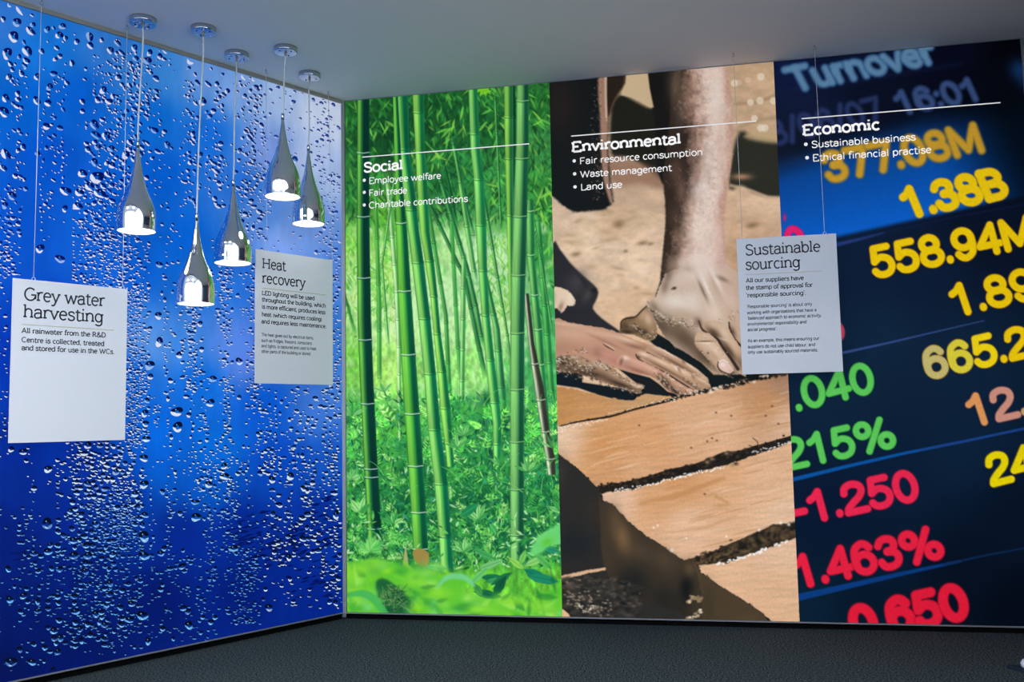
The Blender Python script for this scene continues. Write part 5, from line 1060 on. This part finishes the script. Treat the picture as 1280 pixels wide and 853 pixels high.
# ------------------------------------------------------------------ chrome pendant lamps
def pendant(label, C0, S, ztip, zbot, D, cd_, kink):
    """C0 ceiling point, S shade axis (x, y): the cord swings slightly between the two"""
    root = empty('pendant_lamp', (C0[0], C0[1], CEIL), label, 'lamp', 'chrome teardrop pendant lamps')
    r = cd_ / 2
    lathe('ceiling_cup', (C0[0], C0[1], CEIL), [(0, -.0225), (r * .90, -.0225), (r * .97, -.0215), (r, -.018), (r, 0), (0, 0)], M['chrome_dull'], root, 40)
    for a in (.6, 2.4, 4.3):
        lathe('cup_screw', (C0[0] + math.cos(a + kink) * r * .62, C0[1] + math.sin(a + kink) * r * .62, CEIL - .0225), [(0, -.0022), (.003, -.0018), (.004, 0), (0, 0)], M['hole'], root, 12)
    lathe('cord_grip', (C0[0], C0[1], CEIL - .0225), [(0, -.016), (.0035, -.016), (.005, -.010), (.006, 0), (0, 0)], M['alu_dark'], root, 16)
    Hs = ztip - zbot; top = ztip + .026
    n = 9; pts = []
    for i in range(n + 1):
        f = i / n; z = (CEIL - .038) * (1 - f) + (top - .004) * f
        b = math.sin(f * math.pi * 1.5 + kink) * .0025 * (1 if 0 < i < n else 0)
        pts.append((C0[0] + (S[0] - C0[0]) * f + b, C0[1] + (S[1] - C0[1]) * f, z))
    tube('cord', smooth(pts, 3, False), .0033, M['cord'], root, 8)
    lathe('ferrule', (S[0], S[1], ztip - .006), [(0, 0), (.0072, 0), (.0072, .026), (.006, .031), (0, .031)], M['chrome_dull'], root, 20)
    R_ = D / 2
    prof = [(0.0, 1.0), (.065, 1.0), (.075, .985), (.115, .91), (.16, .84), (.205, .78), (.265, .70), (.34, .63), (.42, .56), (.52, .495), (.64, .43), (.77, .365), (.87, .30), (.94, .235), (.972, .165), (.975, .10), (.97, .05), (.975, .015), (.975, .0), (.93, .0), (.935, .02)]
    ps = smooth([(a, b) for a, b in prof], 4, False); ps[:, 0] = np.maximum(ps[:, 0], 0)
    out = [(a * R_, b * Hs) for a, b in ps] + [(R_ * .93, .022 * Hs), (R_ * .90, .06 * Hs), (R_ * .5, .10 * Hs), (0, .11 * Hs)]
    sh = lathe('lamp_shade', (S[0], S[1], zbot), out, M['chrome'], root, 64)
    lathe('diffuser', (S[0], S[1], zbot), [(0, .002), (R_ * .90, .002), (R_ * .922, .004), (R_ * .922, .012), (0, .012)], M['diffuser'], root, 48)
    lathe('rim', (S[0], S[1], zbot), [(R_ * .925, -.001), (R_ * .957, -.001), (R_ * .965, .003), (R_ * .957, .006), (R_ * .925, .006)], M['chrome'], root, 48)
    return root
LAMPS = (('1', 'leftmost chrome teardrop pendant lamp, above the Grey water harvesting card', (179, 27), 33, (172, 184), (171, 289), 48),
         ('2', 'lowest hanging chrome teardrop pendant lamp, second from the left', (254.5, 38), 31, (247, 275), (243.5, 380), 47),
         ('3', 'middle chrome teardrop pendant lamp, above and left of the Heat recovery card', (296, 70), 30, (292, 232), (290.5, 329), 47),
         ('4', 'highest hanging chrome teardrop pendant lamp, second from the right', (357, 63), 29, (354, 149), (352.5, 246), 45),
         ('5', 'rightmost chrome teardrop pendant lamp, nearest the corner of the murals', (387, 95), 27, (386, 188), (385, 280), 41))
def ray(x, y): return ((x - 640) / FPX) * AR - ((y - 426.5) / FPX) * AU + AF
for n, label, c, w, tip, bot, bw in LAMPS:
    d = ray(*c); C0 = CAM + d * ((CEIL - .011 - CAM[2]) / d[2]); dep = (C0 - CAM) @ AF
    # shade axis at the same distance from the viewer as the cup
    def hz(p):
        d = ray(*p); hd = np.hypot(C0[0] - CAM[0], C0[1] - CAM[1]) / np.hypot(d[0], d[1]); return CAM + d * hd
    B = hz(bot); Tt = hz(tip); S = ((B[0] + Tt[0]) / 2, (B[1] + Tt[1]) / 2)
    pendant(label, C0, S, Tt[2], B[2], bw * ((B - CAM) @ AF) / FPX, w * ((C0 - CAM) @ AF) / FPX, int(n) * .9)

# ------------------------------------------------------------------ corner of something dark standing on the carpet, lower right
d = ray(1262, 836); P0 = CAM + d * ((0 - CAM[2]) / d[2])
st = empty('floor_stand', (P0[0] + .09, P0[1] - .06, 0), 'dark navy base plate with pale rounded foot on the carpet at lower right', 'stand')
bm = bmesh.new()
pl_ = [(0, 0), (.10, .012), (.24, -.02), (.24, -.16), (.10, -.16)]
pl_ = [(a - .012, b + .004) for a, b in pl_]
vb = [bm.verts.new((P0[0] + x, P0[1] + y, 0)) for x, y in pl_]; f_ = bm.faces.new(vb)
e_ = bmesh.ops.extrude_face_region(bm, geom=[f_]); bmesh.ops.translate(bm, verts=[v for v in e_['geom'] if isinstance(v, bmesh.types.BMVert)], vec=(0, 0, .012))
bmesh.ops.recalc_face_normals(bm, faces=bm.faces); bmesh.ops.bevel(bm, geom=bm.edges[:], offset=.003, segments=2, affect='EDGES')
me = bpy.data.meshes.new('base_plate'); bm.to_mesh(me); bm.free(); link('base_plate', me, M['navy'], st)
lathe('foot', (P0[0] + .060, P0[1] - .034, .012), [(0, 0), (.024, 0), (.030, .006), (.031, .016), (.024, .028), (.012, .034), (0, .035)], M['pale'], st, 32)

# ------------------------------------------------------------------ fill light panels added to the invented hall behind the viewer
for k, (x, y) in enumerate(((-3.2, -4.4), (0.9, -4.4), (-3.2, -7.2), (0.9, -7.2))):
    L_ = empty('added_fill_light', (x, y, HALL), 'square fill light panel added to the unseen hall, ' + ('front left', 'front right', 'rear left', 'rear right')[k] + ' of four', 'lamp', 'fill light panels added to the hall behind the viewer')
    for (ox, oy, sx, sy) in ((-.52, -.52, 1.04, .02), (-.52, .50, 1.04, .02), (-.52, -.50, .02, 1.0), (.50, -.50, .02, 1.0)):
        frame_box('frame', (x + ox, y + oy, HALL - .02), (sx, 0, 0), (0, sy, 0), (0, 0, .02), M['alu'], L_)
    frame_box('diffuser', (x - .50, y - .50, HALL - .014), (1.0, 0, 0), (0, 1.0, 0), (0, 0, .013), M['fill_panel'], L_)
